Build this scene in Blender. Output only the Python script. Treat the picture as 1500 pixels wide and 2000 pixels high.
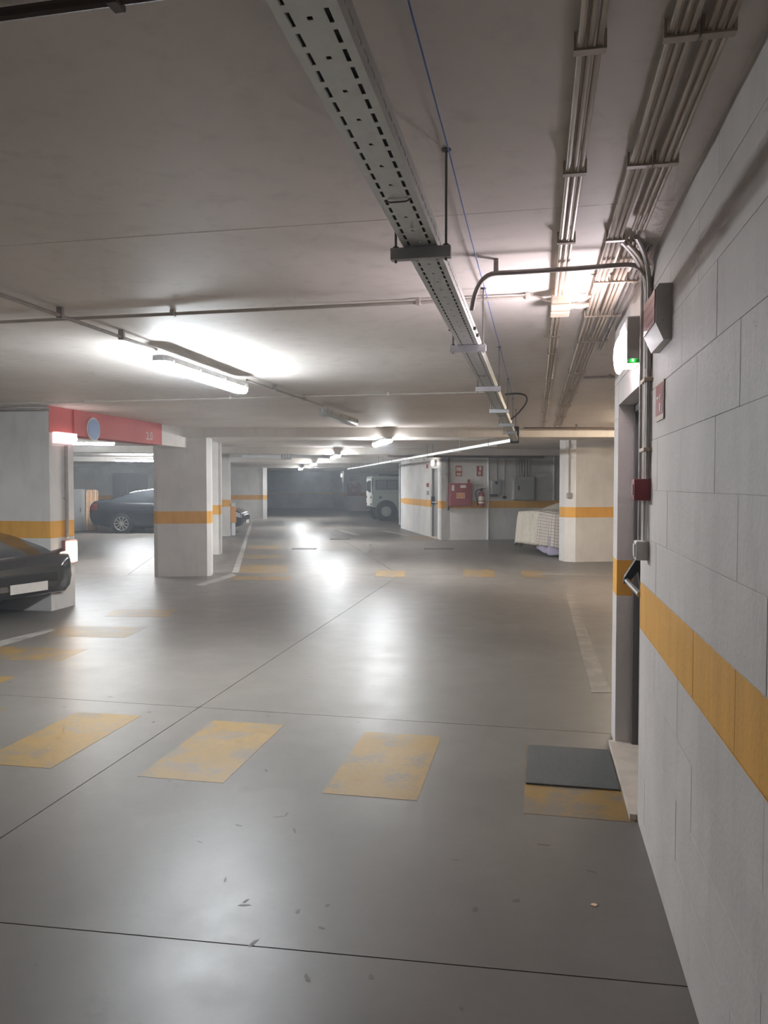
import bpy, bmesh, math, random
import numpy as np
from mathutils import Vector, Matrix
random.seed(7)
R = math.radians
for _o in list(bpy.data.objects):
    bpy.data.objects.remove(_o)
SC = bpy.context.scene
COL = SC.collection
# ------------------------------------------------------------------ camera
F, CX, CY, HC = 1500.0, 750.0, 1000.0, 1.55
YAW = math.atan((1047 - 750) / F)                 # wall axis (A) is +Y; the camera looks left of it
PIT = math.atan(52 / F)
fwd = Vector((-math.sin(YAW) * math.cos(PIT), math.cos(YAW) * math.cos(PIT), -math.sin(PIT)))
rgt = Vector((math.cos(YAW), math.sin(YAW), 0))
upv = rgt.cross(fwd)
cam_d = bpy.data.cameras.new('camera')
cam = bpy.data.objects.new('camera', cam_d)
COL.objects.link(cam)
cam.location = (0, 0, HC)
cam.rotation_euler = fwd.to_track_quat('-Z', 'Y').to_euler()
cam_d.sensor_fit = 'HORIZONTAL'
cam_d.sensor_width = 36.0
cam_d.lens = 36.0 * F / 1500.0
cam_d.clip_start = 0.02
SC.camera = cam
# ------------------------------------------------------------------ world, exposure
w = bpy.data.worlds.new('garage_world')
SC.world = w
w.use_nodes = True
w.node_tree.nodes['Background'].inputs[0].default_value = (0.02, 0.02, 0.022, 1)
w.node_tree.nodes['Background'].inputs[1].default_value = 1.0
_hz = w.node_tree.nodes.new('ShaderNodeVolumeScatter')          # faint haze added to imitate lens glare and lift the darks
_hz.inputs['Color'].default_value = (0.86, 0.93, 1.0, 1)
_hz.inputs['Density'].default_value = 0.0055
_hz.inputs['Anisotropy'].default_value = 0.45
w.node_tree.links.new(_hz.outputs[0], w.node_tree.nodes['World Output'].inputs['Volume'])
SC.view_settings.view_transform = 'Standard'
SC.view_settings.look = 'None'
SC.view_settings.gamma = 1.0
SC.view_settings.use_curve_mapping = False
SC.view_settings.exposure = 2.33
SC.cycles.max_bounces = 6
SC.cycles.diffuse_bounces = 4
SC.cycles.glossy_bounces = 2
SC.cycles.adaptive_threshold = 0.06
SC.cycles.adaptive_min_samples = 12
SC.cycles.sample_clamp_indirect = 4.0
SC.cycles.caustics_reflective = False
SC.cycles.caustics_refractive = False
LAMP = 42.0                                        # radiance of a lit tube diffuser
ZC = 2.52                                          # ceiling height
TB = YAW + math.atan((750 - 497) / F)              # far lane axis (B), turned left of A
BF = Vector((-math.sin(TB), math.cos(TB), 0))
BR = Vector((math.cos(TB), math.sin(TB), 0))


def ray(px, py):
    return fwd + rgt * ((px - CX) / F) + upv * ((CY - py) / F)


def P(px, py, z=0.0):
    """point of the horizontal plane z seen at a photo pixel"""
    r = ray(px, py)
    return Vector((0, 0, HC)) + r * ((z - HC) / r.z)


def D(px, py, d):
    """point at horizontal depth d seen at a photo pixel"""
    r = ray(px, py)
    h = r.dot(Vector((-math.sin(YAW), math.cos(YAW), 0)))
    return Vector((0, 0, HC)) + r * (d / h)


def WALLP(px, py, X):
    """point of the plane x = X seen at a photo pixel"""
    r = ray(px, py)
    return Vector((0, 0, HC)) + r * (X / r.x)


# ------------------------------------------------------------------ materials
MATS = {}


def nn(nt, typ, **kw):
    n = nt.nodes.new(typ)
    for k, v in kw.items():
        setattr(n, k, v)
    return n


def mathn(nt, op, a, b=None, clamp=False):
    n = nt.nodes.new('ShaderNodeMath')
    n.operation = op
    n.use_clamp = clamp
    for i, v in enumerate((a, b)):
        if v is None:
            continue
        if isinstance(v, (int, float)):
            n.inputs[i].default_value = v
        else:
            nt.links.new(v, n.inputs[i])
    return n.outputs[0]


def mix(nt, fac, a, b):
    n = nt.nodes.new('ShaderNodeMix')
    n.data_type = 'RGBA'
    for s, v in ((0, fac), (6, a), (7, b)):
        if isinstance(v, (int, float)):
            n.inputs[s].default_value = v
        elif isinstance(v, tuple):
            n.inputs[s].default_value = v if len(v) == 4 else v + (1,)
        else:
            nt.links.new(v, n.inputs[s])
    return n.outputs[2]


def noise(nt, pos, scale, detail=4, rough=0.55, stretch=None):
    n = nn(nt, 'ShaderNodeTexNoise')
    n.inputs['Scale'].default_value = scale
    n.inputs['Detail'].default_value = detail
    n.inputs['Roughness'].default_value = rough
    if stretch:
        m = nn(nt, 'ShaderNodeMapping')
        m.inputs['Scale'].default_value = stretch
        nt.links.new(pos, m.inputs[0])
        pos = m.outputs[0]
    nt.links.new(pos, n.inputs['Vector'])
    return n.outputs[0]


def ramp(nt, v, lo, hi):
    n = nn(nt, 'ShaderNodeMapRange')
    n.inputs[1].default_value = lo
    n.inputs[2].default_value = hi
    nt.links.new(v, n.inputs[0])
    return n.outputs[0]


def base(name):
    m = bpy.data.materials.new(name)
    m.use_nodes = True
    nt = m.node_tree
    MATS[name] = m
    return m, nt, nt.nodes['Principled BSDF']


def simple(name, col, rough=0.5, metal=0.0, var=0.08, vs=14.0, coat=0.0, bump=0.0):
    m, nt, b = base(name)
    g = nn(nt, 'ShaderNodeTexCoord')
    f = noise(nt, g.outputs['Object'], vs, 4)
    dk = tuple(c * (1 - 2 * var) for c in col)
    lt = tuple(min(1, c * (1 + 2 * var)) for c in col)
    nt.links.new(mix(nt, ramp(nt, f, 0.25, 0.75), dk, lt), b.inputs['Base Color'])
    b.inputs['Roughness'].default_value = rough
    b.inputs['Metallic'].default_value = metal
    b.inputs['Coat Weight'].default_value = coat
    if bump:
        bp = nn(nt, 'ShaderNodeBump')
        bp.inputs['Strength'].default_value = bump
        bp.inputs['Distance'].default_value = 0.01
        nt.links.new(f, bp.inputs['Height'])
        nt.links.new(bp.outputs[0], b.inputs['Normal'])
    return m


def emit(name, col, strength):
    m, nt, b = base(name)
    b.inputs['Base Color'].default_value = col + (1,)
    b.inputs['Emission Color'].default_value = col + (1,)
    b.inputs['Emission Strength'].default_value = strength
    b.inputs['Roughness'].default_value = 0.4
    return m


YEL = (0.74, 0.37, 0.055)


def paint_wall(name, col, stripe=True, s0=0.90, s1=1.11, grime=0.25, bump=0.25, scl=1.0):
    m, nt, b = base(name)
    g = nn(nt, 'ShaderNodeNewGeometry')
    pos = g.outputs['Position']
    n1 = noise(nt, pos, 1.3 * scl, 5)
    n2 = noise(nt, pos, 9 * scl, 5, 0.65, (1, 1, 0.22))
    n3 = noise(nt, pos, 60 * scl, 3)
    dk = tuple(c * (1 - grime) for c in col)
    c = mix(nt, ramp(nt, n1, 0.3, 0.7), dk, col)
    c = mix(nt, mathn(nt, 'MULTIPLY', ramp(nt, n2, 0.52, 0.75), 0.5, True), c, tuple(x * 0.68 for x in col))
    if stripe:
        sx = nn(nt, 'ShaderNodeSeparateXYZ')
        nt.links.new(pos, sx.inputs[0])
        z = mathn(nt, 'ADD', sx.outputs[2], mathn(nt, 'MULTIPLY', mathn(nt, 'SUBTRACT', n3, 0.5), 0.006))
        k = mathn(nt, 'MULTIPLY', mathn(nt, 'GREATER_THAN', z, s0), mathn(nt, 'LESS_THAN', z, s1))
        yc = mix(nt, ramp(nt, n2, 0.4, 0.8), YEL, tuple(x * 0.78 for x in YEL))
        c = mix(nt, k, c, yc)
    nt.links.new(c, b.inputs['Base Color'])
    b.inputs['Roughness'].default_value = 0.62
    bp = nn(nt, 'ShaderNodeBump')
    bp.inputs['Strength'].default_value = bump
    bp.inputs['Distance'].default_value = 0.006
    nt.links.new(mathn(nt, 'ADD', n3, mathn(nt, 'MULTIPLY', n2, 1.2)), bp.inputs['Height'])
    nt.links.new(bp.outputs[0], b.inputs['Normal'])
    return m


def concrete_nodes(nt):
    g = nn(nt, 'ShaderNodeNewGeometry')
    pos = g.outputs['Position']
    a = noise(nt, pos, 0.55, 6, 0.6)
    c = noise(nt, pos, 3.4, 6, 0.65)
    d = noise(nt, pos, 38, 4, 0.7)
    col = mix(nt, ramp(nt, a, 0.32, 0.68), (0.120, 0.106, 0.094), (0.175, 0.157, 0.140))
    col = mix(nt, mathn(nt, 'MULTIPLY', ramp(nt, c, 0.35, 0.75), 0.5), col, (0.132, 0.116, 0.102))
    col = mix(nt, mathn(nt, 'MULTIPLY', ramp(nt, d, 0.3, 0.8), 0.25), col, (0.088, 0.078, 0.068))
    sp = noise(nt, pos, 11, 2, 0.4)
    col = mix(nt, mathn(nt, 'MULTIPLY', ramp(nt, sp, 0.735, 0.76), 0.6, True), col, (0.05, 0.043, 0.038))
    rg = mathn(nt, 'ADD', mathn(nt, 'MULTIPLY', c, 0.16), 0.28)
    rg = mathn(nt, 'ADD', rg, mathn(nt, 'MULTIPLY', a, 0.10))
    return pos, col, rg, c, d


def concrete(name):
    m, nt, b = base(name)
    pos, col, rg, c, d = concrete_nodes(nt)
    nt.links.new(col, b.inputs['Base Color'])
    nt.links.new(rg, b.inputs['Roughness'])
    b.inputs['Specular IOR Level'].default_value = 0.45
    bp = nn(nt, 'ShaderNodeBump')
    bp.inputs['Strength'].default_value = 0.06
    bp.inputs['Distance'].default_value = 0.01
    nt.links.new(c, bp.inputs['Height'])
    nt.links.new(bp.outputs[0], b.inputs['Normal'])
    return m


def floor_paint(name, pc, wear):
    m, nt, b = base(name)
    pos, col, rg, c, d = concrete_nodes(nt)
    n = noise(nt, pos, 4.2, 6, 0.7)
    f = noise(nt, pos, 40, 4, 0.7)
    k = mathn(nt, 'ADD', n, mathn(nt, 'MULTIPLY', mathn(nt, 'SUBTRACT', f, 0.5), 0.5))
    k = ramp(nt, k, wear, wear + 0.12)
    k2 = mathn(nt, 'MULTIPLY', k, 0.80, True)
    pcol = mix(nt, ramp(nt, d, 0.3, 0.7), tuple(x * 0.85 for x in pc), pc)
    k3 = mathn(nt, 'SUBTRACT', 1.0, k2, True)
    nt.links.new(mix(nt, k3, col, pcol), b.inputs['Base Color'])
    nt.links.new(mathn(nt, 'ADD', rg, 0.06), b.inputs['Roughness'])
    return m


M_CONC = concrete('polished_concrete')
M_YFLOOR = floor_paint('yellow_floor_paint', (0.255, 0.155, 0.042), 0.50)
M_YWORN = floor_paint('worn_yellow_floor_paint', (0.25, 0.148, 0.040), 0.44)
M_WFLOOR = floor_paint('white_floor_paint', (0.36, 0.33, 0.30), 0.5)
M_WFAINT = floor_paint('faint_white_floor_paint', (0.24, 0.215, 0.19), 0.42)
M_JOINT = simple('joint_filler', (0.05, 0.046, 0.042), 0.9)
M_WALL = paint_wall('painted_block', (0.67, 0.62, 0.59))
M_WALLP = paint_wall('painted_concrete', (0.74, 0.71, 0.68), bump=0.1)
M_CEIL = paint_wall('painted_ceiling', (0.90, 0.83, 0.775), stripe=False, grime=0.12, bump=0.05)
M_BEAM = paint_wall('painted_beam', (0.76, 0.71, 0.66), stripe=False, grime=0.12, bump=0.06)
M_DARKWALL = paint_wall('dim_grey_wall', (0.74, 0.75, 0.78), s0=0.93, s1=1.08)
M_GALV = simple('galvanised_steel', (0.58, 0.59, 0.57), 0.45, 0.6, 0.03, 30)
M_GALVD = simple('grey_strut_steel', (0.62, 0.63, 0.65), 0.5, 0.0, 0.05, 30)
M_ROD = simple('threaded_rod_steel', (0.16, 0.15, 0.14), 0.6, 0.5)
M_COND = simple('beige_conduit', (0.52, 0.43, 0.34), 0.45, 0, 0.06)
M_CONDG = simple('grey_conduit', (0.34, 0.31, 0.29), 0.5, 0, 0.08)
M_CONDW = simple('white_conduit', (0.55, 0.50, 0.45), 0.5, 0, 0.06)
M_BROWN = simple('brown_pipe', (0.10, 0.07, 0.06), 0.55)
M_CLAMP = simple('conduit_clamp', (0.47, 0.39, 0.31), 0.5)
M_CABLE = simple('black_cable', (0.03, 0.03, 0.03), 0.6)
M_BLUE = simple('blue_twine', (0.10, 0.16, 0.42), 0.7)
M_LBODY = simple('lamp_body_plastic', (0.55, 0.56, 0.56), 0.45)
M_LOFF = simple('unlit_diffuser', (0.50, 0.52, 0.53), 0.3, 0, 0.04)
M_LIT = emit('lit_tube_diffuser', (0.88, 0.95, 1.0), LAMP)
M_LITF = emit('lit_tube_diffuser_lane', (0.93, 0.97, 1.0), LAMP * 1.3)
M_LITW = emit('lit_warm_diffuser', (1.0, 0.82, 0.62), LAMP * 1.3)
M_EXIT = emit('lit_exit_lens', (1.0, 0.90, 0.98), 24.0)
M_SMALL = emit('lit_small_lens', (1.0, 0.97, 0.95), 9.0)
M_PINK = emit('lit_pink_lens', (1.0, 0.66, 0.68), 0.25)
M_PTUBE = emit('lit_pink_tube', (1.0, 0.90, 0.90), 4.0)
M_ORANGE = emit('lit_orange_lens', (1.0, 0.74, 0.52), 5.0)
M_GREEN = simple('green_plastic', (0.06, 0.35, 0.10), 0.4)
M_GLED = emit('green_led', (0.2, 1.0, 0.3), 6.0)
M_WPLAST = simple('white_plastic', (0.56, 0.55, 0.52), 0.4, 0, 0.04)
M_GPLAST = simple('grey_plastic', (0.33, 0.32, 0.31), 0.45, 0, 0.04)
M_RED = simple('red_enamel', (0.27, 0.045, 0.055), 0.4, 0, 0.06)
M_REDS = simple('red_sign', (0.33, 0.06, 0.055), 0.4, 0, 0.05)
M_REDW = paint_wall('red_painted_beam', (0.62, 0.13, 0.12), stripe=False, grime=0.15, bump=0.08)
M_MAROON = simple('maroon_face', (0.27, 0.10, 0.10), 0.35, 0, 0.06)
M_SBLUE = simple('blue_sign_face', (0.06, 0.14, 0.36), 0.4)
M_SWHITE = simple('white_sign_print', (0.70, 0.66, 0.62), 0.5, 0, 0.03)
M_CREAM = simple('cream_sign_border', (0.62, 0.52, 0.42), 0.5, 0, 0.03)
M_YLAB = simple('orange_label', (0.60, 0.25, 0.10), 0.5, 0, 0.1)
M_BLACK = simple('black_plastic', (0.018, 0.018, 0.02), 0.4)
M_DOOR = simple('grey_door_steel', (0.30, 0.29, 0.28), 0.5, 0.2, 0.05)
M_DFRAME = simple('dark_door_frame', (0.14, 0.13, 0.125), 0.5, 0.2, 0.05)
M_CHROME = simple('brushed_bar', (0.42, 0.41, 0.40), 0.35, 0.8, 0.05)
M_STONE = simple('sill_stone', (0.50, 0.43, 0.36), 0.5, 0, 0.10, 9)
M_MAT = simple('rubber_doormat', (0.085, 0.086, 0.080), 0.95, 0, 0.12, 120, bump=0.6)
M_EBOX = simple('grey_electrical_box', (0.36, 0.36, 0.35), 0.5, 0.1, 0.05)
M_GRATE = simple('cast_iron_grate', (0.045, 0.045, 0.045), 0.6, 0.5)
M_WOOD = simple('orange_plank', (0.62, 0.33, 0.16), 0.65, 0, 0.12, 8)
M_WOODL = simple('pale_plank', (0.66, 0.47, 0.32), 0.65, 0, 0.1, 8)
M_FOAM = simple('orange_foam', (0.60, 0.28, 0.08), 0.8)
M_PBLK = simple('black_car_paint', (0.016, 0.018, 0.022), 0.22, 0.1, 0.02, coat=1.0)
M_PBLUE = simple('dark_blue_car_paint', (0.022, 0.024, 0.030), 0.22, 0.1, 0.02, coat=1.0)
M_PGREY = simple('dark_grey_car_paint', (0.045, 0.045, 0.047), 0.25, 0.2, 0.02, coat=1.0)
M_JEEP = simple('pale_green_paint', (0.36, 0.40, 0.37), 0.45, 0, 0.04)
M_JEEPLIT = simple('lamplit_tail_paint', (0.68, 0.70, 0.66), 0.4, 0, 0.04)  # whiter copy of the car's pale paint: lane lamplight put into the colour
M_GLASS = simple('dark_car_glass', (0.02, 0.024, 0.028), 0.06, 0, 0.0, coat=1.0)
M_PANE = simple('pale_car_glass', (0.16, 0.18, 0.20), 0.08, 0, 0.0, coat=1.0)
M_TYRE = simple('tyre_rubber', (0.022, 0.022, 0.024), 0.85)
M_RIM = simple('alloy_rim', (0.50, 0.48, 0.45), 0.35, 0.7)
M_LENS = simple('headlamp_lens', (0.62, 0.64, 0.66), 0.12, 0.2, 0.02, coat=1.0)
M_TAIL = simple('tail_lamp', (0.25, 0.02, 0.02), 0.2, 0, 0.02, coat=1.0)
M_TRIM = simple('bright_trim', (0.70, 0.70, 0.70), 0.25, 0.9, 0.02)
M_CLOTH = simple('cream_cloth', (0.62, 0.57, 0.48), 0.9, 0, 0.05, 20, bump=0.1)
M_LILAC = simple('lilac_cloth', (0.36, 0.33, 0.44), 0.9, 0, 0.06, 20)


def plaid():
    m, nt, b = base('plaid_blanket_cloth')
    tc = nn(nt, 'ShaderNodeTexCoord')
    sx = nn(nt, 'ShaderNodeSeparateXYZ')
    nt.links.new(tc.outputs['UV'], sx.inputs[0])

    def lines(v, per, wd):
        fr = mathn(nt, 'FRACT', mathn(nt, 'MULTIPLY', v, per))
        return mathn(nt, 'LESS_THAN', fr, wd)
    k = mathn(nt, 'MAXIMUM', lines(sx.outputs[0], 15.0, 0.2), lines(sx.outputs[1], 15.0, 0.22))
    c = mix(nt, mathn(nt, 'MULTIPLY', k, 0.7), (0.62, 0.56, 0.50), (0.26, 0.21, 0.20))
    nt.links.new(c, b.inputs['Base Color'])
    b.inputs['Roughness'].default_value = 0.92
    return m


M_PLAID = plaid()


# ------------------------------------------------------------------ mesh building
class MB:
    def __init__(s):
        s.v, s.f, s.uv = [], [], None

    def add(s, vs, fs):
        o = len(s.v)
        s.v += [Vector(x) for x in vs]
        s.f += [tuple(i + o for i in f) for f in fs]
        return s

    def box(s, x0, x1, y0, y1, z0, z1, bev=0.0, M=None):
        if bev <= 0:
            vs = [(x, y, z) for z in (z0, z1) for y in (y0, y1) for x in (x0, x1)]
            fs = [(0, 2, 3, 1), (4, 5, 7, 6), (0, 1, 5, 4), (2, 6, 7, 3), (0, 4, 6, 2), (1, 3, 7, 5)]
        else:
            bm = bmesh.new()
            bmesh.ops.create_cube(bm, size=1)
            for v in bm.verts:
                v.co = ((x0 + x1) / 2 + v.co.x * (x1 - x0), (y0 + y1) / 2 + v.co.y * (y1 - y0),
                        (z0 + z1) / 2 + v.co.z * (z1 - z0))
            bmesh.ops.bevel(bm, geom=bm.edges[:], offset=bev, segments=2, affect='EDGES', profile=0.6)
            bm.verts.index_update()
            vs = [v.co.copy() for v in bm.verts]
            fs = [[v.index for v in f.verts] for f in bm.faces]
            bm.free()
        if M:
            vs = [M @ Vector(v) for v in vs]
        return s.add(vs, fs)

    def tube(s, pts, r, n=8, cap=True):
        pts = [Vector(p) for p in pts]
        rings = []
        prev = None
        for i, p in enumerate(pts):
            a = pts[max(i - 1, 0)]
            c = pts[min(i + 1, len(pts) - 1)]
            t = (c - a).normalized()
            if prev is None:
                ref = Vector((0, 0, 1)) if abs(t.z) < 0.9 else Vector((1, 0, 0))
                u = t.cross(ref).normalized()
            else:
                u = (prev - t * prev.dot(t)).normalized()
            prev = u
            q = t.cross(u)
            rr = r[i] if isinstance(r, (list, tuple)) else r
            rings.append([p + (u * math.cos(2 * math.pi * k / n) + q * math.sin(2 * math.pi * k / n)) * rr for k in range(n)])
        vs = [v for g in rings for v in g]
        fs = []
        for i in range(len(rings) - 1):
            for k in range(n):
                fs.append((i * n + k, i * n + (k + 1) % n, (i + 1) * n + (k + 1) % n, (i + 1) * n + k))
        if cap:
            fs.append(tuple(range(n - 1, -1, -1)))
            fs.append(tuple((len(rings) - 1) * n + k for k in range(n)))
        return s.add(vs, fs)

    def lathe(s, prof, n=20, M=None, cap=True):
        """profile of (radius, height) turned about z"""
        vs, fs = [], []
        for r, h in prof:
            for k in range(n):
                a = 2 * math.pi * k / n
                v = Vector((r * math.cos(a), r * math.sin(a), h))
                vs.append(M @ v if M else v)
        for i in range(len(prof) - 1):
            for k in range(n):
                fs.append((i * n + k, i * n + (k + 1) % n, (i + 1) * n + (k + 1) % n, (i + 1) * n + k))
        if cap:
            fs.append(tuple(range(n - 1, -1, -1)))
            fs.append(tuple((len(prof) - 1) * n + k for k in range(n)))
        return s.add(vs, fs)

    def prism(s, poly, z0, z1, M=None):
        n = len(poly)
        vs = [Vector((p[0], p[1], z0)) for p in poly] + [Vector((p[0], p[1], z1)) for p in poly]
        if M:
            vs = [M @ v for v in vs]
        fs = [tuple(range(n - 1, -1, -1)), tuple(range(n, 2 * n))]
        fs += [(i, (i + 1) % n, n + (i + 1) % n, n + i) for i in range(n)]
        return s.add(vs, fs)

    def grid(s, rows):
        m, n = len(rows), len(rows[0])
        vs = [p for r in rows for p in r]
        fs = [(i * n + k, i * n + k + 1, (i + 1) * n + k + 1, (i + 1) * n + k) for i in range(m - 1) for k in range(n - 1)]
        return s.add(vs, fs)

    def build(s, name, mat, parent=None, smooth=False, world=False):
        me = bpy.data.meshes.new(name)
        vs = s.v
        if parent is not None and world:
            Mi = (Matrix.Translation(parent.location) @ parent.rotation_euler.to_matrix().to_4x4()).inverted()
            vs = [Mi @ v for v in vs]
        me.from_pydata([tuple(v) for v in vs], [], s.f)
        bm = bmesh.new()
        bm.from_mesh(me)
        bmesh.ops.recalc_face_normals(bm, faces=bm.faces[:])
        bm.to_mesh(me)
        bm.free()
        if smooth:
            me.polygons.foreach_set('use_smooth', [True] * len(me.polygons))
            try:
                me.set_sharp_from_angle(angle=R(40))
            except Exception:
                pass
        if mat:
            me.materials.append(mat)
        o = bpy.data.objects.new(name, me)
        COL.objects.link(o)
        if parent is not None:
            o.parent = parent
        return o


def tag(o, label=None, cat=None, group=None, kind=None):
    for k, v in (('label', label), ('category', cat), ('group', group), ('kind', kind)):
        if v:
            o[k] = v
    return o


def thing(name, label, cat, loc=(0, 0, 0), rotz=0.0, group=None, kind=None):
    o = bpy.data.objects.new(name, None)
    COL.objects.link(o)
    o.location = loc
    o.rotation_euler = (0, 0, rotz)
    o.empty_display_size = 0.1
    return tag(o, label, cat, group, kind)


def struct(name, label, mb, mat, parent=None):
    o = mb.build(name, mat, parent)
    if parent is None:
        tag(o, label, None, None, 'structure')
    return o


def bez(a, b, c, n=8):
    a, b, c = Vector(a), Vector(b), Vector(c)
    return [a * (1 - t) ** 2 + b * 2 * t * (1 - t) + c * t * t for t in [i / n for i in range(n + 1)]]


def frame(o, ax, ay):
    """matrix with local x=ax, y=ay, z=up, origin o"""
    az = Vector(ax).cross(Vector(ay)).normalized()
    return Matrix(((ax[0], ay[0], az[0], o[0]), (ax[1], ay[1], az[1], o[1]), (ax[2], ay[2], az[2], o[2]), (0, 0, 0, 1)))


# ------------------------------------------------------------------ floor
WX = 0.470                                         # face of the near right wall
floor_o = MB().box(-26, 14, -8, 62, -0.30, -0.006).build('floor', M_JOINT)
tag(floor_o, 'polished grey concrete garage floor cut by thin joints', None, None, 'structure')
g = 0.0028


def slab(poly):
    c = sum((Vector(p) for p in poly), Vector((0, 0))) / len(poly)
    n = len(poly)
    out = []
    area = sum(poly[i][0] * poly[(i + 1) % n][1] - poly[(i + 1) % n][0] * poly[i][1] for i in range(n))
    if area < 0:
        poly = poly[::-1]
    for i in range(n):
        p, a, b = Vector(poly[i]), Vector(poly[i - 1]), Vector(poly[(i + 1) % n])
        e1, e2 = (p - a).normalized(), (b - p).normalized()
        n1, n2 = Vector((-e1.y, e1.x)), Vector((-e2.y, e2.x))
        k = (n1 + n2) / (1 + n1.dot(n2))
        out.append(p + k * g)
    MB().prism([(v.x, v.y) for v in out], -0.006, 0.0).build('floor_slab', M_CONC, floor_o)


XJ = -2.30
LN = {}


def j1(x):
    return 2.451 + 0.0495 * max(-6, min(2, x))


def j2(x):
    return 4.937 - 0.011 * x


J3A, J3B = P(462, 1122), P(1190, 1122)             # joint where the lane turns


def j3(x):
    return J3A.y + (J3B.y - J3A.y) * (x - J3A.x) / (J3B.x - J3A.x)


cols = [-26, -11.5, -6.9, XJ, 2.4, 14]
for i in range(len(cols) - 1):
    a, b = cols[i], cols[i + 1]
    slab([(a, -8), (b, -8), (b, -0.06), (a, -0.06)])
    slab([(a, -0.06), (b, -0.06), (b, j1(b)), (a, j1(a))])
    slab([(a, j1(a)), (b, j1(b)), (b, j2(b)), (a, j2(a))])
    slab([(a, j2(a)), (b, j2(b)), (b, j3(b)), (a, j3(a))])
# B zone slabs: strips along BF starting at the turning joint
U = P(779, 1122)
Bc = [-24, -9.3, -4.65, 0.0, 4.65, 15]


def bl(k):
    # start of strip line k (offset along BR from U) on the turning joint
    dj = (J3B - J3A).normalized()
    o = dj * (k / dj.dot(BR))
    return U + o


for i in range(len(Bc) - 1):
    p, q = bl(Bc[i]), bl(Bc[i + 1])
    cuts = [0, 5.2, 10.4, 15.6, 20.8, 34, 52]
    for k in range(len(cuts) - 1):
        a0, a1 = cuts[k], cuts[k + 1]
        def at(s0, L, base):
            if L == 0:
                return base
            return U + BR * s0 + BF * L
        pts = [at(Bc[i], a0, p), at(Bc[i + 1], a0, q), at(Bc[i + 1], a1, q), at(Bc[i], a1, p)]
        if abs(Bc[i]) > 10 or Bc[i + 1] > 10:
            pass
        slab([(v.x, v.y) for v in pts])


MARKN = [0]


def mark(pix, mat, name='painted_stripe', z=0.0012):
    MARKN[0] += 1
    z = 0.0004 + 0.00012 * MARKN[0]
    pts = [P(*p) for p in pix]
    c = sum(pts, Vector()) / len(pts)
    o = MB().prism([(p.x, p.y) for p in pts], 0.0001, z).build(name, mat, floor_o)
    return o


# zebra crossing in front of the door (A axis), as ground rectangles
def zeb(x0, x1, y0, y1, mat=M_YFLOOR):
    MB().box(x0, x1, y0, y1, 0.0002, 0.0012).build('painted_stripe', mat, floor_o)


zeb(-0.048, 0.460, 3.64, 4.63, M_YWORN)
zeb(-1.048, -0.564, 3.685, 4.67)
zeb(-2.075, -1.590, 3.71, 4.70)
zeb(-3.07, -2.60, 3.72, 4.70)
for q in ([(-30, 1320), (32, 1322), (-10, 1338), (-80, 1336)], [(-60, 1383), (16, 1384), (-15, 1394), (-90, 1393)],
          [(-20, 1262), (172, 1268), (120, 1290), (-80, 1288)], [(120, 1222), (288, 1225), (245, 1246), (95, 1242)],
          [(225, 1190), (352, 1191), (325, 1205), (205, 1204)]):
    mark(q, M_YWORN)
for q in ([(468, 1103), (561, 1103), (559, 1119), (458, 1119)], [(476, 1083), (556, 1083), (556, 1091), (473, 1091)],
          [(484, 1066), (548, 1066), (548, 1073), (481, 1073)], [(455, 1125), (570, 1125), (566, 1133), (450, 1133)],
          [(905, 1113), (965, 1113), (968, 1127), (905, 1127)], [(1017, 1115), (1060, 1115), (1066, 1128), (1020, 1128)],
          [(735, 1115), (790, 1115), (790, 1127), (733, 1127)], [(800, 1047), (850, 1048), (860, 1054), (806, 1054)]):
    mark(q, M_YWORN)
for q in ([(453, 1119), (466, 1119), (485, 1048), (479, 1048)], [(380, 1143), (395, 1145), (463, 1124), (453, 1120)],
          [(479, 1048), (485, 1048), (499, 1000), (496, 1000)], [(-40, 1262), (-20, 1268), (110, 1231), (98, 1228)],
          [(660, 1036), (668, 1036), (706, 1045), (692, 1045)], [(745, 1036), (752, 1036), (800, 1046), (790, 1046)]):
    mark(q, M_WFLOOR, 'painted_line')
mark([(1105, 1160), (1118, 1160), (1194, 1353), (1155, 1353)], M_WFAINT, 'painted_line')
mark([(1050, 1120), (1190, 1120), (1192, 1124), (1050, 1124)], M_WFAINT, 'painted_line')

# drains
for i, (a, b, y, lab) in enumerate(((570, 618, 1072, 'dark iron drain grate in the lane beside the faded yellow bars'),
                                    (828, 886, 1072, 'dark iron drain grate in front of the fire hose cabinet wall'),
                                    (645, 683, 1053, 'small dark drain grate farther along the lane, toward the end wall'))):
    c = P((a + b) / 2, y)
    wd = (P(b, y) - P(a, y)).length
    t = thing('drain_grate', lab, 'drain', (c.x, c.y, 0), YAW)
    m = MB()
    m.box(-wd / 2, wd / 2, -0.17, -0.13, 0.0003, 0.004).box(-wd / 2, wd / 2, 0.13, 0.17, 0.0003, 0.004)
    m.box(-wd / 2, -wd / 2 + 0.04, -0.13, 0.13, 0.0003, 0.004).box(wd / 2 - 0.04, wd / 2, -0.13, 0.13, 0.0003, 0.004)
    m.build('frame', M_GRATE, t)
    nb = 9
    for k in range(nb):
        x = -wd / 2 + 0.04 + (k + 0.5) * (wd - 0.08) / nb
        MB().box(x - 0.018, x + 0.018, -0.13, 0.13, 0.0003, 0.003).build('bar', M_GRATE, t)

# ------------------------------------------------------------------ ceiling and beams
tag(MB().box(-26, 14, -8, 62, ZC, ZC + 0.25).build('ceiling', M_CEIL), 'white painted flat concrete garage ceiling', None, None, 'structure')


def beam(n, o, ax, ay, L0, L1, wd, z0, label, mat=M_BEAM):
    m = MB().box(L0, L1, 0, wd, z0, ZC + 0.02, 0.0, frame(o, ax, ay))
    return struct('trim_%d' % n, label, m, mat)


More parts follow.
